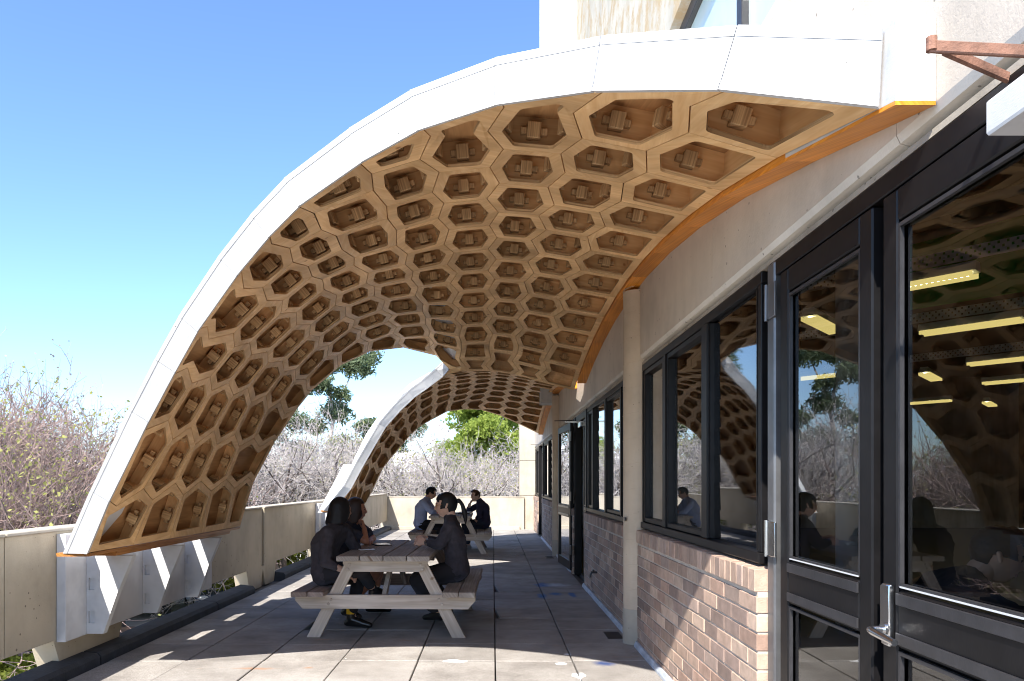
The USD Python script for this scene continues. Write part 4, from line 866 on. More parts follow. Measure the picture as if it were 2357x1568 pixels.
def person(label, S):
    A = lambda *k: tuple(np.asarray(S[q], float) for q in k)
    pel, chest, neck, head = A('pelvis', 'chest', 'neck', 'head'); shR, shL, hipR, hipL = A('shR', 'shL', 'hipR', 'hipL')
    male = S.get('male', False); th = thing('person', label, 'person', (pel[0], pel[1], 0)); sk = S['skin']
    R = rot(math.radians(S['yaw']), math.radians(S.get('pitch', 0)), math.radians(S.get('roll', 0))); hs = S.get('hs', 1.0)
    H = lambda x, y, z: head + R @ (np.array([x, y, z]) * hs)
    k = 1.12 if male else 1.0
    arms = {s: [(S['sh' + s], .047 * k), (S['el' + s], .037 * k), (S['wr' + s], .026 * k)] for s in 'RL'}
    legs = {s: [(S['hip' + s], .088 * k), (S['kn' + s], .056 * k), (S['an' + s], .037 * k)] for s in 'RL'}
    mid = (pel + chest) / 2
    ax = (shR - shL) / np.linalg.norm(shR - shL)
    def torso(g):
        return union([hull((shR, .050 * k + g), (shL, .050 * k + g), (chest + ax * .06, .100 * k + g), (chest - ax * .06, .100 * k + g), (neck, .050 + g)),
                      hull((chest + ax * .055, .100 * k + g), (chest - ax * .055, .100 * k + g), (mid + ax * .045, .092 * k + g), (mid - ax * .045, .092 * k + g)),
                      hull((mid + ax * .045, .092 * k + g), (mid - ax * .045, .092 * k + g), (hipR, .092 * k + g), (hipL, .092 * k + g), (pel, .105 * k + g))])
    body = [torso(0.0), hull((neck, .050 * k), (H(-.030, 0, -.055), .050 * k))] + [limb(arms[s], 0, 2) for s in 'RL'] + [limb(legs[s], 0, 2) for s in 'RL']
    for s in 'RL': body.append(hull((S['an' + s], .030), (np.asarray(S['an' + s]) * .4 + np.asarray(S['toe' + s]) * .6, .014)))
    bm = to_man(soft(union(body), .024, 10))
    hm = HEAD[male].copy(); hm.vertices = head + (np.array(hm.vertices) * hs) @ R.T
    bm = bm + to_man(hm)
    for sgn in (1, -1):
        if S['style'] in ('bob', 'long'): break
        e = hull((H(-.012, sgn * .072, .010), .013 * hs), (H(-.004, sgn * .078, -.018), .010 * hs), (H(-.020, sgn * .083, .012), .009 * hs)); bm = bm + e
    for s in 'RL':
        d_, n_, c_, sd = S['hand' + s]; hmn, tips = hand(S['wr' + s], d_, n_, c_, sd, S.get('handsc', 1.0)); bm = bm + hmn
    th.part('body', to_tm(bm), sk, smooth=50)
    # face
    for sgn in (1, -1):
        th.part('eye', MB().blob(H(.0815, sgn * .0262, .0065), .0075 * hs, 2), 'eye_dark', smooth=True)
        th.part('eyebrow', MB().mesh(hull((H(.088, sgn * .014, .0265), .0035), (H(.0865, sgn * .028, .030), .0036), (H(.079, sgn * .043, .0265), .0026))), S['hair'], smooth=True)
    th.part('lips', MB().mesh(union([hull((H(.0925, 0, -.0535), .006), (H(.084, .019, -.056), .003)), hull((H(.0925, 0, -.0535), .006), (H(.084, -.019, -.056), .003)), hull((H(.0915, 0, -.0635), .0058), (H(.083, .014, -.060), .003)), hull((H(.0915, 0, -.0635), .0058), (H(.083, -.014, -.060), .003))])), 'lip', smooth=True)
    # hair
    def ell(cx, cz, a, b, c):
        m = trimesh.creation.icosphere(3, 1.0); v = np.array(m.vertices) * np.array([a, b, c]) + np.array([cx, 0, cz]); return to_man(trimesh.Trimesh(v, m.faces))
    def lh(*cr): return m3.Manifold.batch_hull([m3.Manifold.sphere(r, 14).translate([x, y, z]) for x, y, z, r in cr])
    cut = m3.Manifold.cube([.4, .4, .4]).translate([0, -.2, -.4])
    st = S['style']
    if st == 'bob':
        sp = lambda x, y, z, r: m3.Manifold.sphere(r, 14).translate([x, y, z])
        h = m3.Manifold.batch_hull([ell(-.010, .016, .107, .088, .116)] + [sp(*q) for s_ in (1, -1) for q in ((-.100, s_ * .050, -.118, .024), (-.045, s_ * .082, -.108, .022), (.012, s_ * .084, -.088, .014), (.020, s_ * .078, -.02, .014))])
        h = h - cut.rotate([0, -14, 0]).translate([.050, 0, .055])
    elif st == 'long':
        sp = lambda x, y, z, r: m3.Manifold.sphere(r, 14).translate([x, y, z])
        h = m3.Manifold.batch_hull([ell(-.010, .016, .107, .088, .116)] + [sp(*q) for s_ in (1, -1) for q in ((-.095, s_ * .040, -.13, .030), (-.045, s_ * .076, -.14, .024), (.012, s_ * .080, -.12, .016))])
        h = h + m3.Manifold.batch_hull([sp(*q) for s_ in (1, -1) for q in ((-.09, s_ * .04, -.10, .030), (-.04, s_ * .074, -.12, .024), (-.085, s_ * .035, -.225, .022), (-.03, s_ * .070, -.205, .020))])
        h = h - cut.rotate([0, -10, 0]).translate([.048, 0, .062])
    elif st == 'pony':
        h = ell(-.010, .018, .1065, .086, .111) - cut.rotate([0, -22, 0]).translate([.030, 0, .050])
        h = h - m3.Manifold.cube([.2, .4, .3]).translate([-.02, -.2, -.33]) 
        tail = [(-.098, .010, .018), (-.128, .012, .022), (-.150, .014, .018), (-.162, .016, .020), (-.170, .020, .026)]
        zz = [.022, .030, .006, -.035, -.085]
        pts = [(tail[i][0], 0, zz[i], tail[i][2]) for i in range(5)] + [(-.172, 0, -.14, .022), (-.168, 0, -.195, .008)]
        h = h + union([lh(pts[i], pts[i + 1]) for i in range(len(pts) - 1)])
        h = h + lh((.05, .0, .100, .016), (.078, .03, .070, .008), (.064, .066, .045, .008)) + lh((.05, 0, .100, .016), (.078, -.03, .070, .008), (.064, -.066, .045, .008))
    else:
        h = ell(-.008, .024, .108, .084, .108) - cut.rotate([0, -26, 0]).translate([.036, 0, .066])
        h = h - m3.Manifold.cube([.3, .4, .3]).translate([-.035, -.2, -.30])
        h = h + lh((.05, .03, .106, .022), (.078, .026, .094, .013), (.02, .0, .120, .024), (.05, -.03, .106, .022), (.078, -.026, .094, .013))
    tm = wrinkle(soft(h, .014, 16 if st in ('bob', 'long') else 7), .003 if st != 'short' else .005, 45, 3)
    tm.vertices = head + (np.array(tm.vertices) * hs) @ R.T
    th.part('hair', tm, S['hair'], smooth=True)
    # clothes
    slv = S.get('sleeve', 1.6)
    top = [torso(.014)] + [limb(arms[s], 0, slv, .016, .012) for s in 'RL']
    tm = wrinkle(soft(union(top), .018, 5), .016, 11, S.get('seed', 1)); th.part('top', tm, S['top'], smooth=True)
    if S.get('sleeve_mat'):
        for s in 'RL': th.part('sleeve', wrinkle(soft(limb(arms[s], .05, slv, .022, .024), .02, 4), .005, 14, 5), S['sleeve_mat'], smooth=True)
    if S.get('collar'): th.part('collar', wrinkle(soft(hull((neck + (0, 0, .0), .060), (neck + (H(0, 0, -.1) - neck) * .45, .056)), .02, 3), .003, 20, 2), S['top'], smooth=True)
    le = S.get('leg_end', 1.86); fl = S.get('flare', 0.0)
    tr = [hull((hipR, .098 * k), (hipL, .098 * k), (pel, .112 * k))] + [limb(legs[s], 0, le, .013, .012 + fl) for s in 'RL']
    th.part('skirt' if le < 1 else 'trousers', wrinkle(soft(union(tr), .022, 6), .007, 10, 9), S['legs'], smooth=True)
    for s in 'RL':
        an, toe = np.asarray(S['an' + s], float), np.asarray(S['toe' + s], float); f = toe - an; f[2] = 0; f /= np.linalg.norm(f); dn = S.get('down' + s, np.array([0, 0, -1.0])); dn = np.asarray(dn, float)
        heel = an - f * .035 + dn * (.055 if an[2] < .2 else .06); 
        boot = [hull((an + dn * .02, .041), (heel, .034), (an + (toe - an) * .55 + dn * .01, .036)), hull((heel, .034), (an + (toe - an) * .55 + dn * .015, .037), (toe, .026))]
        if S.get('boots'): boot.append(hull((an + dn * .02, .043), (an - dn * .035, .044)))
        bt = soft(union(boot), .014, 6); v = np.array(bt.vertices)
        if an[2] < .2: v[:, 2] = np.maximum(v[:, 2], .004)
        bt.vertices = v; th.part('shoe', bt, S.get('shoe', 'leather'), smooth=40)
        if S.get('sock'): th.part('sock', MB().mesh(limb([(an - dn * .035, .0445), (an - dn * .062, .044)], 0, 1)), S['sock'], smooth=True)
    return th, H
V3 = lambda *a: np.array(a, float)
BK = dict(skin='skin', hair='hair_black')
p1, H1 = person('woman with black bob in black top, near end of the left bench, yellow socks', dict(BK, style='bob', pelvis=V3(-1.575, 6.86, .545), chest=V3(-1.555, 6.87, .815), neck=V3(-1.455, 6.89, .985), head=V3(-1.425, 6.90, 1.118), yaw=42, pitch=4,
    shR=V3(-1.50, 6.72, .925), shL=V3(-1.42, 7.04, .93), hipR=V3(-1.56, 6.77, .535), hipL=V3(-1.56, 6.95, .535), elR=V3(-1.51, 6.63, .665), wrR=V3(-1.335, 6.69, .575), elL=V3(-1.30, 7.06, .72), wrL=V3(-1.22, 6.88, .62),
    handR=((.75, .35, -.6), (.5, -.6, .6), .35, -1), handL=((.3, -.8, -.5), (.6, .2, .7), .4, 1), knR=V3(-1.215, 6.73, .585), anR=V3(-1.145, 7.0, .385), toeR=V3(-1.055, 7.13, .315), downR=V3(.25, .45, -.85) / 1.0,
    knL=V3(-1.27, 7.0, .485), anL=V3(-1.345, 6.99, .105), toeL=V3(-1.165, 6.97, .032), top='knit_black', legs='cloth_black', sleeve=1.45, leg_end=1.80, boots=True, sock='sock_yellow', seed=4))
p2, H2_ = person('woman with long dark hair in denim top, far end of left bench, chin on hand', dict(BK, skin='skin_warm', hair='hair_brown', style='long', pelvis=V3(-1.60, 7.66, .545), chest=V3(-1.565, 7.68, .79), neck=V3(-1.455, 7.68, .965), head=V3(-1.425, 7.68, 1.10), yaw=10, pitch=3,
    shR=V3(-1.52, 7.53, .895), shL=V3(-1.43, 7.83, .91), hipR=V3(-1.58, 7.57, .525), hipL=V3(-1.58, 7.75, .525), elR=V3(-1.295, 7.50, .785), wrR=V3(-1.325, 7.60, .905), elL=V3(-1.28, 7.87, .785), wrL=V3(-1.27, 7.64, .775),
    handR=((-.28, .45, .85), (.9, .2, .2), .9, 1), handL=((.1, -1, 0), (0, 0, 1), .2, 1), knR=V3(-1.20, 7.58, .44), anR=V3(-1.47, 7.44, .125), toeR=V3(-1.34, 7.40, .035), knL=V3(-1.20, 7.77, .45), anL=V3(-1.28, 7.80, .10), toeL=V3(-1.10, 7.82, .032),
    top='denim_dark', legs='denim_dark', sleeve=.62, sleeve_mat='denim_sleeve', leg_end=.72, shoe='leather', seed=7))
p3, H3 = person('woman with ponytail and amber glasses in black, alone on the right bench', dict(BK, style='pony', pelvis=V3(-.335, 7.12, .545), chest=V3(-.375, 7.12, .83), neck=V3(-.405, 7.12, 1.025), head=V3(-.452, 7.12, 1.162), yaw=180, pitch=7,
    shR=V3(-.42, 7.27, .965), shL=V3(-.40, 6.97, .965), hipR=V3(-.34, 7.21, .535), hipL=V3(-.34, 7.03, .535), elL=V3(-.50, 6.92, .79), wrL=V3(-.635, 7.02, .815), elR=V3(-.52, 7.31, .79), wrR=V3(-.645, 7.19, .83),
    handL=((-1, .12, .05), (0, -.9, .4), .55, 1), handR=((-1, -.25, .12), (0, .8, .6), .6, -1), knL=V3(-.705, 7.02, .45), anL=V3(-.53, 7.30, .105), toeL=V3(-.68, 7.37, .032), knR=V3(-.68, 7.22, .46), anR=V3(-.44, 7.36, .11), toeR=V3(-.56, 7.45, .032),
    top='knit_black', legs='cloth_black', sleeve=1.86, leg_end=1.72, flare=.045, boots=True, collar=True, seed=2))
for sg in (1, -1):
    g = MB(); c = [H3(.098 - .012 * abs(math.cos(a)), sg * .032 + .025 * math.cos(a), .006 + .021 * math.sin(a)) for a in np.linspace(0, 2 * math.pi, 20)]
    g.tube(c, .0032, 6, cap=False).tube([H3(.088, sg * .057, .012), H3(.03, sg * .077, .012), H3(-.02, sg * .080, .002)], .0028, 6)
    p3.part('glasses', g, 'amber', smooth=True)
wr = np.array([-.602, 6.992, .808]); p3.part('watch', MB().tube([wr, wr + (-.028, .022, .005)], .0335, 14), 'chrome', smooth=40)
p4, _ = person('man in pale blue shirt reading on the left bench of the far table', dict(skin='skin', hair='hair_black', style='short', male=True, pelvis=V3(-1.475, 14.9, .56), chest=V3(-1.435, 14.9, .87), neck=V3(-1.325, 14.9, 1.045), head=V3(-1.25, 14.9, 1.165), yaw=4, pitch=20,
    shR=V3(-1.385, 14.71, .985), shL=V3(-1.33, 15.08, .985), hipR=V3(-1.45, 14.80, .54), hipL=V3(-1.45, 15.0, .54), elR=V3(-1.22, 14.67, .79), wrR=V3(-1.04, 14.84, .79), elL=V3(-1.20, 15.11, .80), wrL=V3(-1.02, 14.98, .79),
    handR=((1, .3, -.05), (0, 0, 1), .3, -1), handL=((1, -.3, 0), (0, 0, 1), .3, 1), knR=V3(-1.04, 14.80, .50), anR=V3(-1.10, 14.82, .105), toeR=V3(-.92, 14.82, .035), knL=V3(-1.04, 15.02, .50), anL=V3(-1.12, 15.02, .105), toeL=V3(-.94, 15.02, .035),
    top='shirt_blue', legs='cloth_black', sleeve=1.30, collar=True, shoe='suede', seed=3))
p5, _ = person('bearded man in dark navy jumper, hand at chin, right bench of the far table', dict(skin='skin_fair', hair='hair_auburn', style='short', male=True, pelvis=V3(-.165, 15.2, .56), chest=V3(-.19, 15.2, .84), neck=V3(-.27, 15.18, 1.0), head=V3(-.355, 15.14, 1.105), yaw=218, pitch=4, roll=4,
    shR=V3(-.25, 15.38, .94), shL=V3(-.27, 15.02, .93), hipR=V3(-.18, 15.30, .54), hipL=V3(-.18, 15.10, .54), elL=V3(-.27, 14.98, .70), wrL=V3(-.34, 15.02, .62), elR=V3(-.50, 15.27, .79), wrR=V3(-.475, 15.13, .93),
    handR=((.35, -.25, .85), (-.9, 0, .3), .7, -1), handL=((-.1, .25, -.9), (-.6, -.6, 0), .3, 1), knL=V3(-.57, 15.08, .52), anL=V3(-.50, 15.12, .105), toeL=V3(-.67, 15.10, .035), knR=V3(-.57, 15.30, .52), anR=V3(-.55, 15.32, .105), toeR=V3(-.72, 15.32, .035),
    top='navy_knit', legs='denim_dark', sleeve=1.55, shoe='suede', seed=8))
p6, _ = person('dark clothed person leaning over a desk behind the door glass', dict(skin='skin', hair='hair_black', style='short', male=True, pelvis=V3(1.86, 3.35, .56), chest=V3(2.0, 3.3, .80), neck=V3(2.12, 3.26, .95), head=V3(2.22, 3.24, 1.06), yaw=-20, pitch=18,
    shR=V3(2.03, 3.10, .90), shL=V3(2.08, 3.46, .90), hipR=V3(1.88, 3.25, .54), hipL=V3(1.88, 3.45, .54), elR=V3(2.22, 3.0, .76), wrR=V3(2.44, 3.08, .775), elL=V3(2.28, 3.5, .77), wrL=V3(2.48, 3.36, .775),
    handR=((1, .3, 0), (0, 0, 1), .3, -1), handL=((1, -.3, 0), (0, 0, 1), .3, 1), knR=V3(2.30, 3.2, .48), anR=V3(2.22, 3.2, .105), toeR=V3(2.4, 3.2, .035), knL=V3(2.3, 3.46, .48), anL=V3(2.22, 3.46, .105), toeL=V3(2.4, 3.46, .035),
    top='cloth_black', legs='cloth_black', sleeve=1.85, seed=5))

# small things on the tables
ZT = .7425
def slab_thing(name, label, cat, cen, size, rz, mat, z=ZT, parts=()):
    t = thing(name, label, cat, (cen[0], cen[1], z), rz); t.loc = np.zeros(3)
    h = np.array(size) / 2; t.part('body', MB().box((-h[0], -h[1], 0.0005), (h[0], h[1], size[2]), min(.004, size[2] * .3)), mat, world=False)
    return t
s = slab_thing('phone', 'white phone lying on the near picnic table top', 'phone', (-1.20, 7.0), (.07, .14, .008), -62, 'white_plastic')
s.part('screen', MB().box((-.030, -.055, .0083), (.030, .055, .0092)), 'black_plastic', world=False)
s = slab_thing('tablet', 'thin black tablet lying by the elbow of the woman in denim', 'tablet', (-1.14, 7.55), (.17, .24, .010), 20, 'black_plastic')
s.part('screen', MB().box((-.076, -.10, .0103), (.076, .10, .0110)), 'lamp_clear', world=False)
s = slab_thing('paper_sheets', 'white paper sheets under the arms of the man in blue', 'paper', (-1.0, 15.0), (.30, .36, .006), 8, 'paper')
s = slab_thing('folder', 'dark folder with papers near the elbow of the bearded man', 'folder', (-.56, 15.0), (.24, .32, .028), -8, 'black_plastic')
s.part('papers', MB().box((-.11, -.15, .0285), (.11, .15, .042), .002), 'paper', world=False)
t = thing('laptop', 'open grey laptop standing on the far picnic table', 'laptop', (-.80, 15.3, ZT), 95); t.loc = np.zeros(3)
t.part('keyboard_base', MB().box((-.16, -.11, .0005), (.16, .11, .016), .004), 'bronze_frame', world=False)
t.part('lid', MB().obox((0, .125, .115), [(1, 0, 0), (0, .95, -.31), (0, .31, .95)], (.16, .005, .105), .003), 'bronze_frame', world=False)

# ================================================================== trees
def segs_to_mesh(P0, P1, R0, R1, n=3):
    P0, P1 = np.asarray(P0), np.asarray(P1); R0, R1 = np.asarray(R0), np.asarray(R1); t = P1 - P0; t /= np.linalg.norm(t, axis=1, keepdims=True) + 1e-9
    ref = np.where(np.abs(t[:, 2:]) < .9, [0, 0, 1.0], [1.0, 0, 0]); a = np.cross(t, ref); a /= np.linalg.norm(a, axis=1, keepdims=True) + 1e-9; b = np.cross(t, a)
    an = np.arange(n) * 2 * np.pi / n; ring = np.cos(an)[None, :, None] * a[:, None] + np.sin(an)[None, :, None] * b[:, None]
    v = np.concatenate([P0[:, None] + ring * R0[:, None, None], P1[:, None] + ring * R1[:, None, None]], 1); m = len(P0)
    i = np.arange(n); j = (i + 1) % n; q = np.stack([i, j, j + n, i + n], 1); f = (q[None] + (np.arange(m) * 2 * n)[:, None, None]).reshape(-1, 4)
    return v.reshape(-1, 3), f
def grow(seed, trunk=1.7, lens=(2.9, 1.9, 1.2, .7), kids=(7, 7, 6, 5), r0=.15, up=.30, spread=.95, droop=0.0, jit=.22, fork=1):
    r = np.random.default_rng(seed); out = [[] for _ in range(6)]; tips = []
    def br(p, d, L, rad, lev):
        n = 4 if lev < 3 else 3; pts = [p]; dd = d
        for i in range(n):
            dd = dd + r.normal(0, jit, 3) * (.6 if lev == 0 else 1) + np.array([0, 0, up * (.35 if lev == 0 else .25) - droop * lev * .06]); dd /= np.linalg.norm(dd); pts.append(pts[-1] + dd * L / n)
        rr = np.linspace(rad, rad * (.72 if lev == 0 else .38), n + 1)
        for i in range(n): out[lev].append((pts[i], pts[i + 1], rr[i], rr[i + 1]))
        if lev >= len(kids): tips.extend(pts[1:]); return
        K = kids[lev]
        for k in range(K):
            tpos = (.72 + .28 * r.random()) if lev == 0 else r.uniform(.18, 1.0); f = tpos * n; i = min(int(f), n - 1); q = pts[i] * (1 - f + i) + pts[i + 1] * (f - i)
            ax = pts[i + 1] - pts[i]; ax /= np.linalg.norm(ax); az = 2 * math.pi * (k + r.random() * .7) / K
            s = np.cross(ax, (0.3, 0.5, .8)); s /= np.linalg.norm(s); u = np.cross(ax, s); sp = spread * r.uniform(.65, 1.25)
            nd = ax * math.cos(sp) + (s * math.cos(az) + u * math.sin(az)) * math.sin(sp); nd[2] += up * .6; nd /= np.linalg.norm(nd)
            br(q, nd, lens[lev] * r.uniform(.65, 1.2), max(rr[i] * (.62 if lev == 0 else .58), .0075), lev + 1)
    for k in range(fork):
        a = 2 * math.pi * k / fork + .4; br(np.array([.12 * math.cos(a), .12 * math.sin(a), 0]) * (fork > 1), np.array([.22 * math.cos(a), .22 * math.sin(a), 1.0]) if fork > 1 else np.array([.05, 0, 1.0]), trunk * r.uniform(.9, 1.15), r0, 0)
    return out, np.array(tips)
def leaves_mesh(P, size, seed, flat=.4):
    r = np.random.default_rng(seed); n = len(P); s = size * r.uniform(.6, 1.35, n); a = r.normal(0, 1, (n, 3)); a /= np.linalg.norm(a, axis=1, keepdims=True); b = np.cross(a, r.normal(0, 1, (n, 3))); b /= np.linalg.norm(b, axis=1, keepdims=True)
    v = np.stack([P - a * s[:, None], P + b * (s * flat)[:, None], P + a * s[:, None], P - b * (s * flat)[:, None]], 1)
    return v.reshape(-1, 3), np.arange(4 * n).reshape(n, 4)
def bare_tree(seed, label, loc, rz, twig, blossom, nb, bsize, group=None, **kw):
    out, tips = grow(seed, **kw); t = thing('bare_tree', label, 'tree', loc, rz, group=group); t.loc = np.zeros(3)
    def P(lv, mat, name, n, kind=None):
        S = [x for l in lv for x in out[l]]
        if S: t.part(name, segs_to_mesh(*[np.array([q[i] for q in S]) for i in range(4)], n=n), mat, smooth=True if n > 4 else False, world=False, kind=kind)
    P((0,), 'bark', 'trunk', 9); P((1, 2), 'bark', 'limbs', 5, 'stuff'); P((3, 4), twig, 'twigs', 3, 'stuff')
    if nb:
        r = np.random.default_rng(seed + 5); i = r.integers(0, len(tips), nb); p = tips[i] + r.normal(0, .035, (nb, 3))
        t.part('blossom' if blossom == 'blossom' else 'young_leaves', leaves_mesh(p, bsize, seed, .75), blossom, world=False, kind='stuff')
    return t
BT = []
BT.append(bare_tree(21, 'bare pinkish twigged tree with upright spikes against the sky at far left', (-11.2, 16.0, ZG), 20, 'twig_pink', 'blossom', 7000, .028, kids=(8, 7, 7, 6), trunk=2.1, lens=(3.1, 2.0, 1.3, .85), up=.42))
BT.append(bare_tree(22, 'bare tree with yellow green young leaves low at the left picture edge', (-9.7, 13.2, ZG), 75, 'twig_pink', 'young_leaf', 6500, .032, kids=(7, 7, 7, 6), trunk=1.9, lens=(2.8, 1.85, 1.2, .75), up=.34, spread=.8, fork=2))
BT.append(bare_tree(23, 'silvery bare tree with dark crooked trunk behind the far parapet, left of centre', (-2.7, 27.5, ZG), 10, 'twig_grey', 'blossom', 8000, .034, trunk=2.2, lens=(3.4, 2.2, 1.4, .9), up=.24, spread=1.05, fork=2))
BT.append(bare_tree(24, 'silvery bare tree in the gap between both canopies, behind the parapet', (-7.4, 31.5, ZG), 140, 'twig_grey', 'young_leaf', 5000, .042, trunk=2.2, lens=(3.1, 2.1, 1.35, .85), up=.32))
def more(i, label, loc, rz, sc): BT.append(copy(BT[i], label, loc, rz, sc))
more(0, 'bare tree with pink twigs just left of the near canopy edge', (-10.2, 18.6, ZG), 130, (1.0, 1.0, .86))
more(1, 'bare tree with fresh leaves close behind the left parapet panel', (-13.6, 19.2, ZG), 200, (1.1, 1.1, 1.0))
more(0, 'dense bare tree rising farthest left behind the leafy one', (-12.3, 16.5, ZG), 250, (1.1, 1.1, .92))
more(3, 'bare tree hidden mostly by the near canopy foot', (-11.6, 21.0, ZG), 40, 1.0)
more(2, 'silvery bare tree left of the far canopy edge above the parapet', (-7.6, 26.5, ZG), 100, (1.05, 1.05, 1.08))
more(2, 'silvery bare tree behind the far parapet right of centre', (.8, 28.5, ZG), 215, (1.05, 1.05, .95))
more(3, 'bare tree under the far canopy arch, left part', (-5.0, 30.0, ZG), 300, (1.05, 1.05, 1.0))
more(3, 'bare grey tree beside the end pier behind the far parapet', (2.6, 27.5, ZG), 20, (1.0, 1.0, 1.0))
more(2, 'bare tree farther back between the gum tree and the far canopy', (-9.8, 31.0, ZG), 330, (1.1, 1.1, 1.12))
more(0, 'pink twigged bare tree far back at the left edge', (-16.5, 23.0, ZG), 80, (1.2, 1.2, 1.0))
more(1, 'bare tree with yellow leaves behind the near canopy, right of the parked cars', (-11.9, 23.5, ZG), 290, (1.0, 1.0, .86))

def leafy(name, label, loc, blobs, n, size, mat, trunk_pts, trunk_r, bark, seed, group=None, limbs=(), flat=.5):
    r = np.random.default_rng(seed); t = thing(name, label, 'tree' if 'tree' in name else 'shrub', loc, group=group); t.loc = np.zeros(3)
    m = MB().tube(trunk_pts, trunk_r, 9)
    t.part('trunk', m, bark, smooth=40, world=False)
    if limbs:
        m = MB()
        for l, rr in limbs: m.tube(l, rr, 6)
        t.part('limbs', m, bark, smooth=40, world=False, kind='stuff')
    P = []; vol = np.array([b[3] * b[4] * b[5] for b in blobs]); cnt = (n * vol ** .75 / (vol ** .75).sum()).astype(int)
    for b, c in zip(blobs, cnt):
        d = r.normal(0, 1, (c, 3)); d /= np.linalg.norm(d, axis=1, keepdims=True); q = d * (r.random((c, 1)) ** .45) * np.array(b[3:6])
        q *= (1 + .35 * (meshkit.noise(d * 2.2 + np.array(b[:3]), seed) - .5)[:, None] * 2); keep = meshkit.noise((q + np.array(b[:3])) * 2.3, seed + 1) > .36
        P.append((q + np.array(b[:3]))[keep])
    t.part('crown', leaves_mesh(np.vstack(P), size, seed, flat), mat, world=False, kind='stuff')
    return t
r_ = np.random.default_rng(5)
gb = []
for c in [(-.9, 0, 7.2), (.6, .4, 7.9), (2.1, 0, 7.4), (.2, -.4, 9.0), (1.2, .2, 10.0), (-1.6, .2, 6.1), (2.9, .3, 6.3), (.9, 0, 6.2), (2.4, -.2, 5.2), (-.4, .3, 10.2), (3.4, 0, 7.0)]:
    for _ in range(3):
        o = r_.normal(0, .38, 3); gb.append((c[0] + o[0], c[1] + o[1], c[2] + o[2] * .5, *(r_.uniform(.5, .95) * np.array([1, 1, .62]))))
gl = [([(0, 0, 4.2), (-.6, 0, 5.4), (-1.5, .1, 6.0)], [.09, .06, .03]), ([(.1, 0, 5.0), (1.2, 0, 6.0), (2.2, 0, 7.2)], [.09, .06, .025]), ([(.1, 0, 6.0), (.3, .2, 7.4), (.2, -.2, 9.0), (-.3, .2, 10.0)], [.1, .08, .05, .02]), ([(.1, 0, 4.6), (1.4, 0, 5.2), (2.8, .2, 6.1), (3.3, 0, 6.8)], [.08, .06, .04, .02]), ([(.3, 0, 7.2), (.8, .1, 8.8), (1.2, .2, 9.8)], [.06, .04, .02]), ([(.9, 0, 5.0), (1.8, -.1, 4.9), (2.4, -.2, 5.1)], [.05, .035, .02])]
gt = leafy('gum_tree', 'tall gum tree with pale trunk and dark leaf tufts seen between both canopies', (-7.7, 34.0, ZG), gb, 30000, .11, 'gum_leaf', [(0, 0, 0), (.05, 0, 2.5), (.0, 0, 4.5), (.1, 0, 6.2)], [.20, .16, .13, .09], 'gum_bark', 3, limbs=gl, flat=.32)
copy(gt, 'tall gum tree mirrored in the door glass, standing behind the near canopy', (-13.2, 33.5, ZG), 0, 1.05)
gb = []
for _ in range(26):
    a = r_.uniform(0, 2 * math.pi); rr = r_.uniform(.3, 2.5); z = r_.uniform(3.6, 7.6); rr *= 1 - .45 * abs((z - 5.2) / 2.6); gb.append((rr * math.cos(a), rr * math.sin(a), z, *(r_.uniform(.65, 1.15) * np.array([1, 1, .8]))))
leafy('green_tree', 'bright green leafy tree behind the bare trees under the far canopy arch', (.0, 32.0, ZG + .9), gb, 38000, .085, 'leaf_green', [(0, 0, -.9), (.05, 0, 3), (0, 0, 5.6)], [.2, .15, .07], 'bark', 9, limbs=[([(0, 0, 3), (1.2, .3, 5.2)], [.1, .03]), ([(0, 0, 3.2), (-1.2, -.2, 5.4)], [.1, .03])], flat=.6)
bb = [(r_.uniform(-1.1, 1.1), r_.uniform(-.8, .8), r_.uniform(.5, 1.9), *(r_.uniform(.4, .75) * np.array([1, 1, .8]))) for _ in range(14)]
bush = leafy('shrub', 'olive green shrub at the foot of the bare trees beyond the left parapet', (-9.6, 15.4, ZG), bb, 5200, .075, 'bush_leaf', [(0, 0, 0), (0, 0, 1.0)], [.05, .02], 'bark', 4, flat=.6)
for lab, x, y, rz, s in [('broad green shrub behind the parapet below the far canopy edge', -6.8, 28.5, 40, (1.4, 1.3, 1.55)), ('green shrub beneath the bare trees at centre beyond the far parapet', -3.6, 31.5, 90, (1.5, 1.4, 1.5)), ('green shrub right of centre beyond the far parapet', -.2, 30.2, 10, (1.3, 1.2, 1.75)),
                         ('green shrub by the end pier beyond the far parapet', 2.4, 29.5, 200, (1.4, 1.4, 1.5)), ('shrub far left beneath the bare trees', -16.0, 26.0, 120, (1.6, 1.5, 1.35)), ('shrub seen through the near canopy arch', -9.2, 26.5, 250, (1.5, 1.4, 1.45)), ('olive shrub beyond the parapet post', -11.8, 28.5, 300, (1.6, 1.5, 1.6)), ('dark shrub at the far left picture edge', -20.0, 27.0, 30, (1.4, 1.3, 1.3))]:
    copy(bush, lab, (x, y, ZG), rz, s)
hb = []
for i in range(46):
    x = -46 + 1.35 * i + r_.uniform(-.5, .5); hb.append((x, r_.uniform(-1.5, 1.5), r_.uniform(1.2, 3.0) + (1.3 if i < 20 else 0), r_.uniform(1.2, 1.9), 1.2, r_.uniform(1.1, 1.9)))
t = thing('hedge_belt', 'dark belt of far trees and hedge closing the view beyond the street', 'hedge', (0, 52, ZG), kind='stuff'); t.loc = np.zeros(3)
P = []
for b in hb:
    d = r_.normal(0, 1, (900, 3)); d /= np.linalg.norm(d, axis=1, keepdims=True); P.append(d * (r_.random((900, 1)) ** .4) * np.array(b[3:6]) + np.array(b[:3]))
t.part('foliage', leaves_mesh(np.vstack(P), .17, 3, .7), 'hedge_leaf', world=False, kind='stuff')
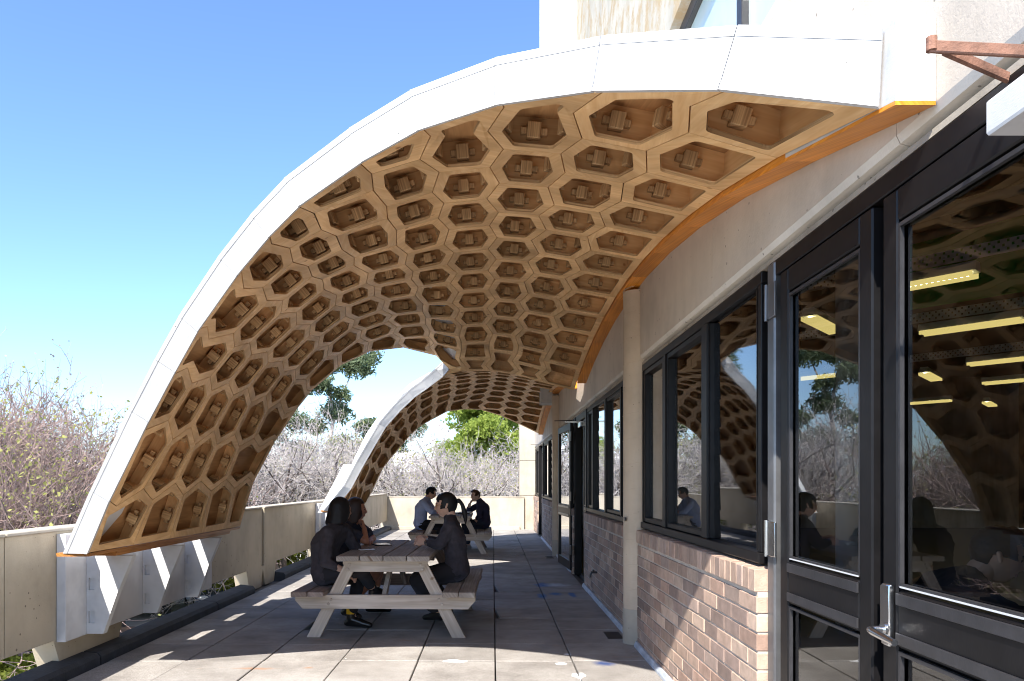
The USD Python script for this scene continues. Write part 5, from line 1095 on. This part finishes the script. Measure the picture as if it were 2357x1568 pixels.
# far white buildings glimpsed through the twigs
def house(label, x, y, w, d, h, roof):
    t = thing('far_house', label, 'building', (x, y, ZG))
    t.part('wall', MB().box((x - w / 2, y, ZG), (x + w / 2, y + d, ZG + h)), 'house_white')
    P = [(-w / 2 - .4, 0), (w / 2 + .4, 0), (0, roof)]
    t.part('roof', MB().prism(P, (x, y - .4, ZG + h + .002), (1, 0, 0), (0, 0, 1), -(d + .8), 0), 'roof_white')
    for k in range(max(2, int(w / 3))):
        xx = x - w / 2 + w * (k + .5) / max(2, int(w / 3)); wn = t.part('window', MB().box((xx - .6, y - .06, ZG + h * .45), (xx + .6, y - .005, ZG + h * .8)), 'house_white')
        wn.part('pane', MB().box((xx - .52, y - .075, ZG + h * .48), (xx + .52, y - .062, ZG + h * .77)), 'house_window')
house('white building with pale gable roof glimpsed through twigs left of centre', -6.5, 44, 9, 8, 5.2, 1.7)
house('white low building seen behind bare trees at far left', -27, 40, 12, 9, 4.2, 1.6)
t = thing('street_frame', 'white painted bus stop frame standing by the street beyond the parapet', 'bus stop', (-8.55, 34, ZG)); t.loc = np.zeros(3)
for x in (-.45, .45): t.part('post', MB().box((x - .05, -.05, 0), (x + .05, .05, 3.3), .01), 'white_paint', world=False)
t.part('sign_panel', MB().box((-.5, -.055, 3.301), (.5, .055, 3.55), .01), 'white_paint', world=False)

# parked cars below, seen through the gap under the parapet
def car(label, loc, rz, paint):
    t = thing('parked_car', label, 'car', loc, rz); t.loc = np.zeros(3)
    prof = [(-2.2, .35), (-2.25, .62), (-2.12, .86), (-1.55, .95), (1.0, .97), (1.55, .93), (2.15, .78), (2.28, .60), (2.25, .36), (2.1, .24), (-2.1, .24)]
    body = trimesh.creation.extrude_polygon(Polygon(prof).buffer(-.05).buffer(.05), 1.74, engine='earcut'); v = np.array(body.vertices); v = np.c_[v[:, 0], v[:, 2] - .87, v[:, 1]]
    b = to_man(trimesh.Trimesh(v, body.faces[:, ::-1] if False else body.faces)) if False else None
    m = MB(); ys = [-.88, -.80, -.4, 0, .4, .80, .88]; sc = [.90, 1.0, 1.0, 1.0, 1.0, 1.0, .90]; pl = np.array(Polygon(prof).buffer(-.06).buffer(.06, quad_segs=3).exterior.coords)[:-1]; n = len(pl)
    ring = []
    for y, s in zip(ys, sc):
        q = pl.copy(); q[:, 0] *= (.97 if s < 1 else 1) - .05 * abs(y); q[:, 1] = .62 + (q[:, 1] - .62) * s; ring.append(np.c_[q[:, 0], np.full(n, y), q[:, 1]])
    V_ = np.vstack(ring); F_ = [(k * n + i, k * n + (i + 1) % n, (k + 1) * n + (i + 1) % n, (k + 1) * n + i) for k in range(len(ys) - 1) for i in range(n)]
    m.add(V_, F_)
    for k, fl in ((0, 1), (len(ys) - 1, 0)):
        c = ring[k].mean(0); m.add(np.vstack([ring[k], c]), [(i, (i + 1) % n, n) if fl else ((i + 1) % n, i, n) for i in range(n)])
    t.part('body', m, paint, smooth=35, world=False)
    roof = [(-1.75, .93), (-1.05, 1.40), (.15, 1.43), (1.05, .97)]
    m = MB(); w0, w1 = .80, .60
    vv = [(-1.0, -w1, 1.40), (-1.0, w1, 1.40), (.15, -w1, 1.43), (.15, w1, 1.43), (-1.02, -w1, 1.36), (-1.02, w1, 1.36), (.2, -w1, 1.38), (.2, w1, 1.38)]
    t.part('roof', MB().mesh(trimesh.PointCloud(np.array(vv)).convex_hull), paint, world=False)
    G = lambda name, q: t.part(name, MB().add(q, [(0, 1, 2, 3)]), 'car_glass', world=False)
    G('windscreen', [(1.05, -.74, .965), (1.05, .74, .965), (.2, w1, 1.38), (.2, -w1, 1.38)]); G('rear_window', [(-1.75, .72, .95), (-1.75, -.72, .95), (-1.02, -w1, 1.36), (-1.02, w1, 1.36)])
    for s in (-1, 1):
        G('side_window', [(1.0, s * .765, .96), (-1.7, s * .765, .95), (-1.0, s * w1, 1.37), (.18, s * w1, 1.385)])
        for q in (((1.05, .74), (.2, w1)), ((-1.75, .74), (-1.02, w1))):
            t.part('pillar', MB().bar((q[0][0], s * (q[0][1] + .02), .955), (q[1][0], s * q[1][1], 1.39), .07, .05, up=(0, 1, 0)), paint, world=False)
        t.part('headlight', MB().blob((2.08, s * .62, .68), (.13, .20, .085), 2), 'lamp_clear', smooth=True, world=False)
        t.part('mirror', MB().blob((.80, s * .93, 1.02), (.08, .11, .07), 2), paint, smooth=True, world=False)
        for x in (-1.38, 1.38):
            wl = t.part('wheel', MB().tube([(x, s * .70, .32), (x, s * .895, .32)], .32, 24), 'tyre', smooth=40, world=False)
            g = MB().tube([(x, s * .896, .32), (x, s * .905, .32)], .06, 12)
            for k in range(7): a = 2 * math.pi * k / 7; g.bar((x + .05 * math.cos(a), s * .900, .32 + .05 * math.sin(a)), (x + .22 * math.cos(a), s * .900, .32 + .22 * math.sin(a)), .045, .012, up=(0, 1, 0))
            wl.part('rim', g, 'rim_metal', world=False)
    t.part('grille', MB().box((2.235, -.42, .50), (2.285, .42, .66), .02), 'black_plastic', world=False)
    return t
car('dark blue parked car seen through the gap under the parapet', (-10.2, 27.0, ZG), -62, 'car_blue')
car('black parked car beside the dark blue one, mostly hidden by white bracket', (-12.6, 26.6, ZG), -66, 'car_black')

# ================================================================== inside the room: lamps, trays, column, desk
def lamp(label, cen, ang, L=1.25):
    t = thing('ceiling_lamp', label, 'ceiling lamp', cen, ang, group=None); t.loc = np.zeros(3)
    t.part('housing', MB().prism([(-.085, .02), (-.06, .11), (.06, .11), (.085, .02)], (-L / 2, 0, 0), (0, 1, 0), (0, 0, 1), 0, L), 'tray_white', world=False)
    t.part('tube', MB().box((-L / 2 + .05, -.014, -.012), (L / 2 - .05, .014, .019)), 'lamp_glow', world=False)
    lv = MB()
    for k in range(22): x = -L / 2 + .05 + (L - .1) * k / 21; lv.box((x - .004, -.085, -.03), (x + .004, .085, .003))
    for s in (-1, 1): lv.box((-L / 2 + .02, s * .09 - .004, -.032), (L / 2 - .02, s * .09 + .004, .018))
    t.part('louvre', lv, 'lamp_louvre', world=False, kind='stuff')
    return t
LB = []
def PX(dx, dy, z): y = (z - EYE) / ((1111 - dy) / 1695); return (y * (dx - 1134) / 1695, y, z)
spec = [((2098, 657), 0, 'fluorescent ceiling lamp nearest the door meeting stile, seen through both panes'), ((2232, 752), 0, 'long ceiling lamp second from top in the right pane'), ((2320, 829), 0, 'ceiling lamp third from top at the right picture edge'), ((1896, 748), 1, 'ceiling lamp slanting the other way at left of the left door pane'),
        ((2142, 867), 1, 'small slanting ceiling lamp left in the right pane'), ((1893, 866), 0, 'ceiling lamp seen against reflected sky in the left door pane'), ((2130, 926), 0, 'small lamp deep in the room left of the right pane'), ((2245, 968), 0, 'lowest small lamp deep in the room'), ((2278, 930), 1, 'small slanting lamp deep in the room right of centre'), ((2340, 876), 0, 'lamp deep in the room at the right edge'), ((1720, 818), 0, 'ceiling lamp seen through the louvre window')]
for (q, o, lab) in spec:
    c = PX(*q, 3.35); LB.append(lamp(lab, c, -49 if o == 0 else 49, 1.15))
def tray(label, a, b):
    t = thing('cable_tray', label, 'cable tray', (0, 0, 0)); a, b = np.array(a), np.array(b); L = np.linalg.norm(b - a); u = (b - a) / L; hgt, nx = .13, int(L / .075)
    poly = sbox(0, 0, L, hgt); holes = []
    for k in range(nx):
        for j in range(3):
            x = .03 + .075 * k + (.0375 if j % 2 else 0); z = .022 + .038 * j
            if x < L - .04: holes.append(sbox(x, z, x + .022, z + .026))
    poly = poly.difference(shapely.union_all(holes))
    t.part('web', MB().prism(poly, a, u, (0, 0, 1), -.004, .004), 'tray_white')
    return t
d1 = np.array([math.cos(math.radians(-49)), math.sin(math.radians(-49)), 0])
for c, lab, s0, s1 in ((PX(2098, 657, 3.35), 'white perforated cable tray above the nearest ceiling lamp', 2.6, 2.4), (PX(2232, 752, 3.35), 'white perforated cable tray above the second ceiling lamp', 2.6, 1.5), (PX(2320, 829, 3.35), 'white perforated cable tray above the third ceiling lamp', 3.0, 1.5)):
    c = np.array(c) + (0.0, 0, .14); tray(lab, c - d1 * s0, c + d1 * s1)
single('room_column', 'round white column inside the room behind the left door pane', 'column', MB().tube([(3.45, 7.0, 0), (3.45, 7.0, 4.59)], .175, 24), 'room_white', smooth=40)
single('ceiling_baffle', 'green hanging ceiling panel deep inside the room', 'baffle', MB().obox((6.1, 8.6, 4.05), [(.66, -.75, 0), (.75, .66, 0), (0, 0, 1)], (1.9, .03, .45)), 'board_green')
for k, (x, y, lab) in enumerate(((4.6, 7.6, 'upper grey pipe under the ceiling inside the room'), (5.0, 8.2, 'lower grey pipe under the ceiling inside the room'))):
    single('ceiling_pipe', lab, 'pipe', MB().tube([np.array((x, y, 4.3)) - d1 * 4 + (0, 0, -.3), np.array((x, y, 4.3)) + d1 * 3], .05, 10), 'pipe', smooth=True)
t = thing('desk', 'pale topped desk inside the room under the leaning person', 'desk', (2.75, 3.3, 0))
t.part('desktop', MB().box((2.2, 2.5, .70), (3.5, 4.3, .735), .005), 'desk_top')
for x, y in ((2.27, 2.6), (2.27, 4.2), (3.43, 2.6), (3.43, 4.2)): t.part('leg', MB().box((x - .025, y - .025, 0), (x + .025, y + .025, .699)), 'steel_frame')
t = thing('stool', 'dark stool under the person at the desk inside', 'stool', (1.86, 3.35, 0))
t.part('seat', MB().tube([(1.86, 3.35, .40), (1.86, 3.35, .44)], .18, 20), 'black_plastic')
for a in range(4): t.part('leg', MB().bar((1.86 + .12 * math.cos(a * 1.57), 3.35 + .12 * math.sin(a * 1.57), .399), (1.86 + .17 * math.cos(a * 1.57), 3.35 + .17 * math.sin(a * 1.57), 0), .02, .02), 'steel_frame')
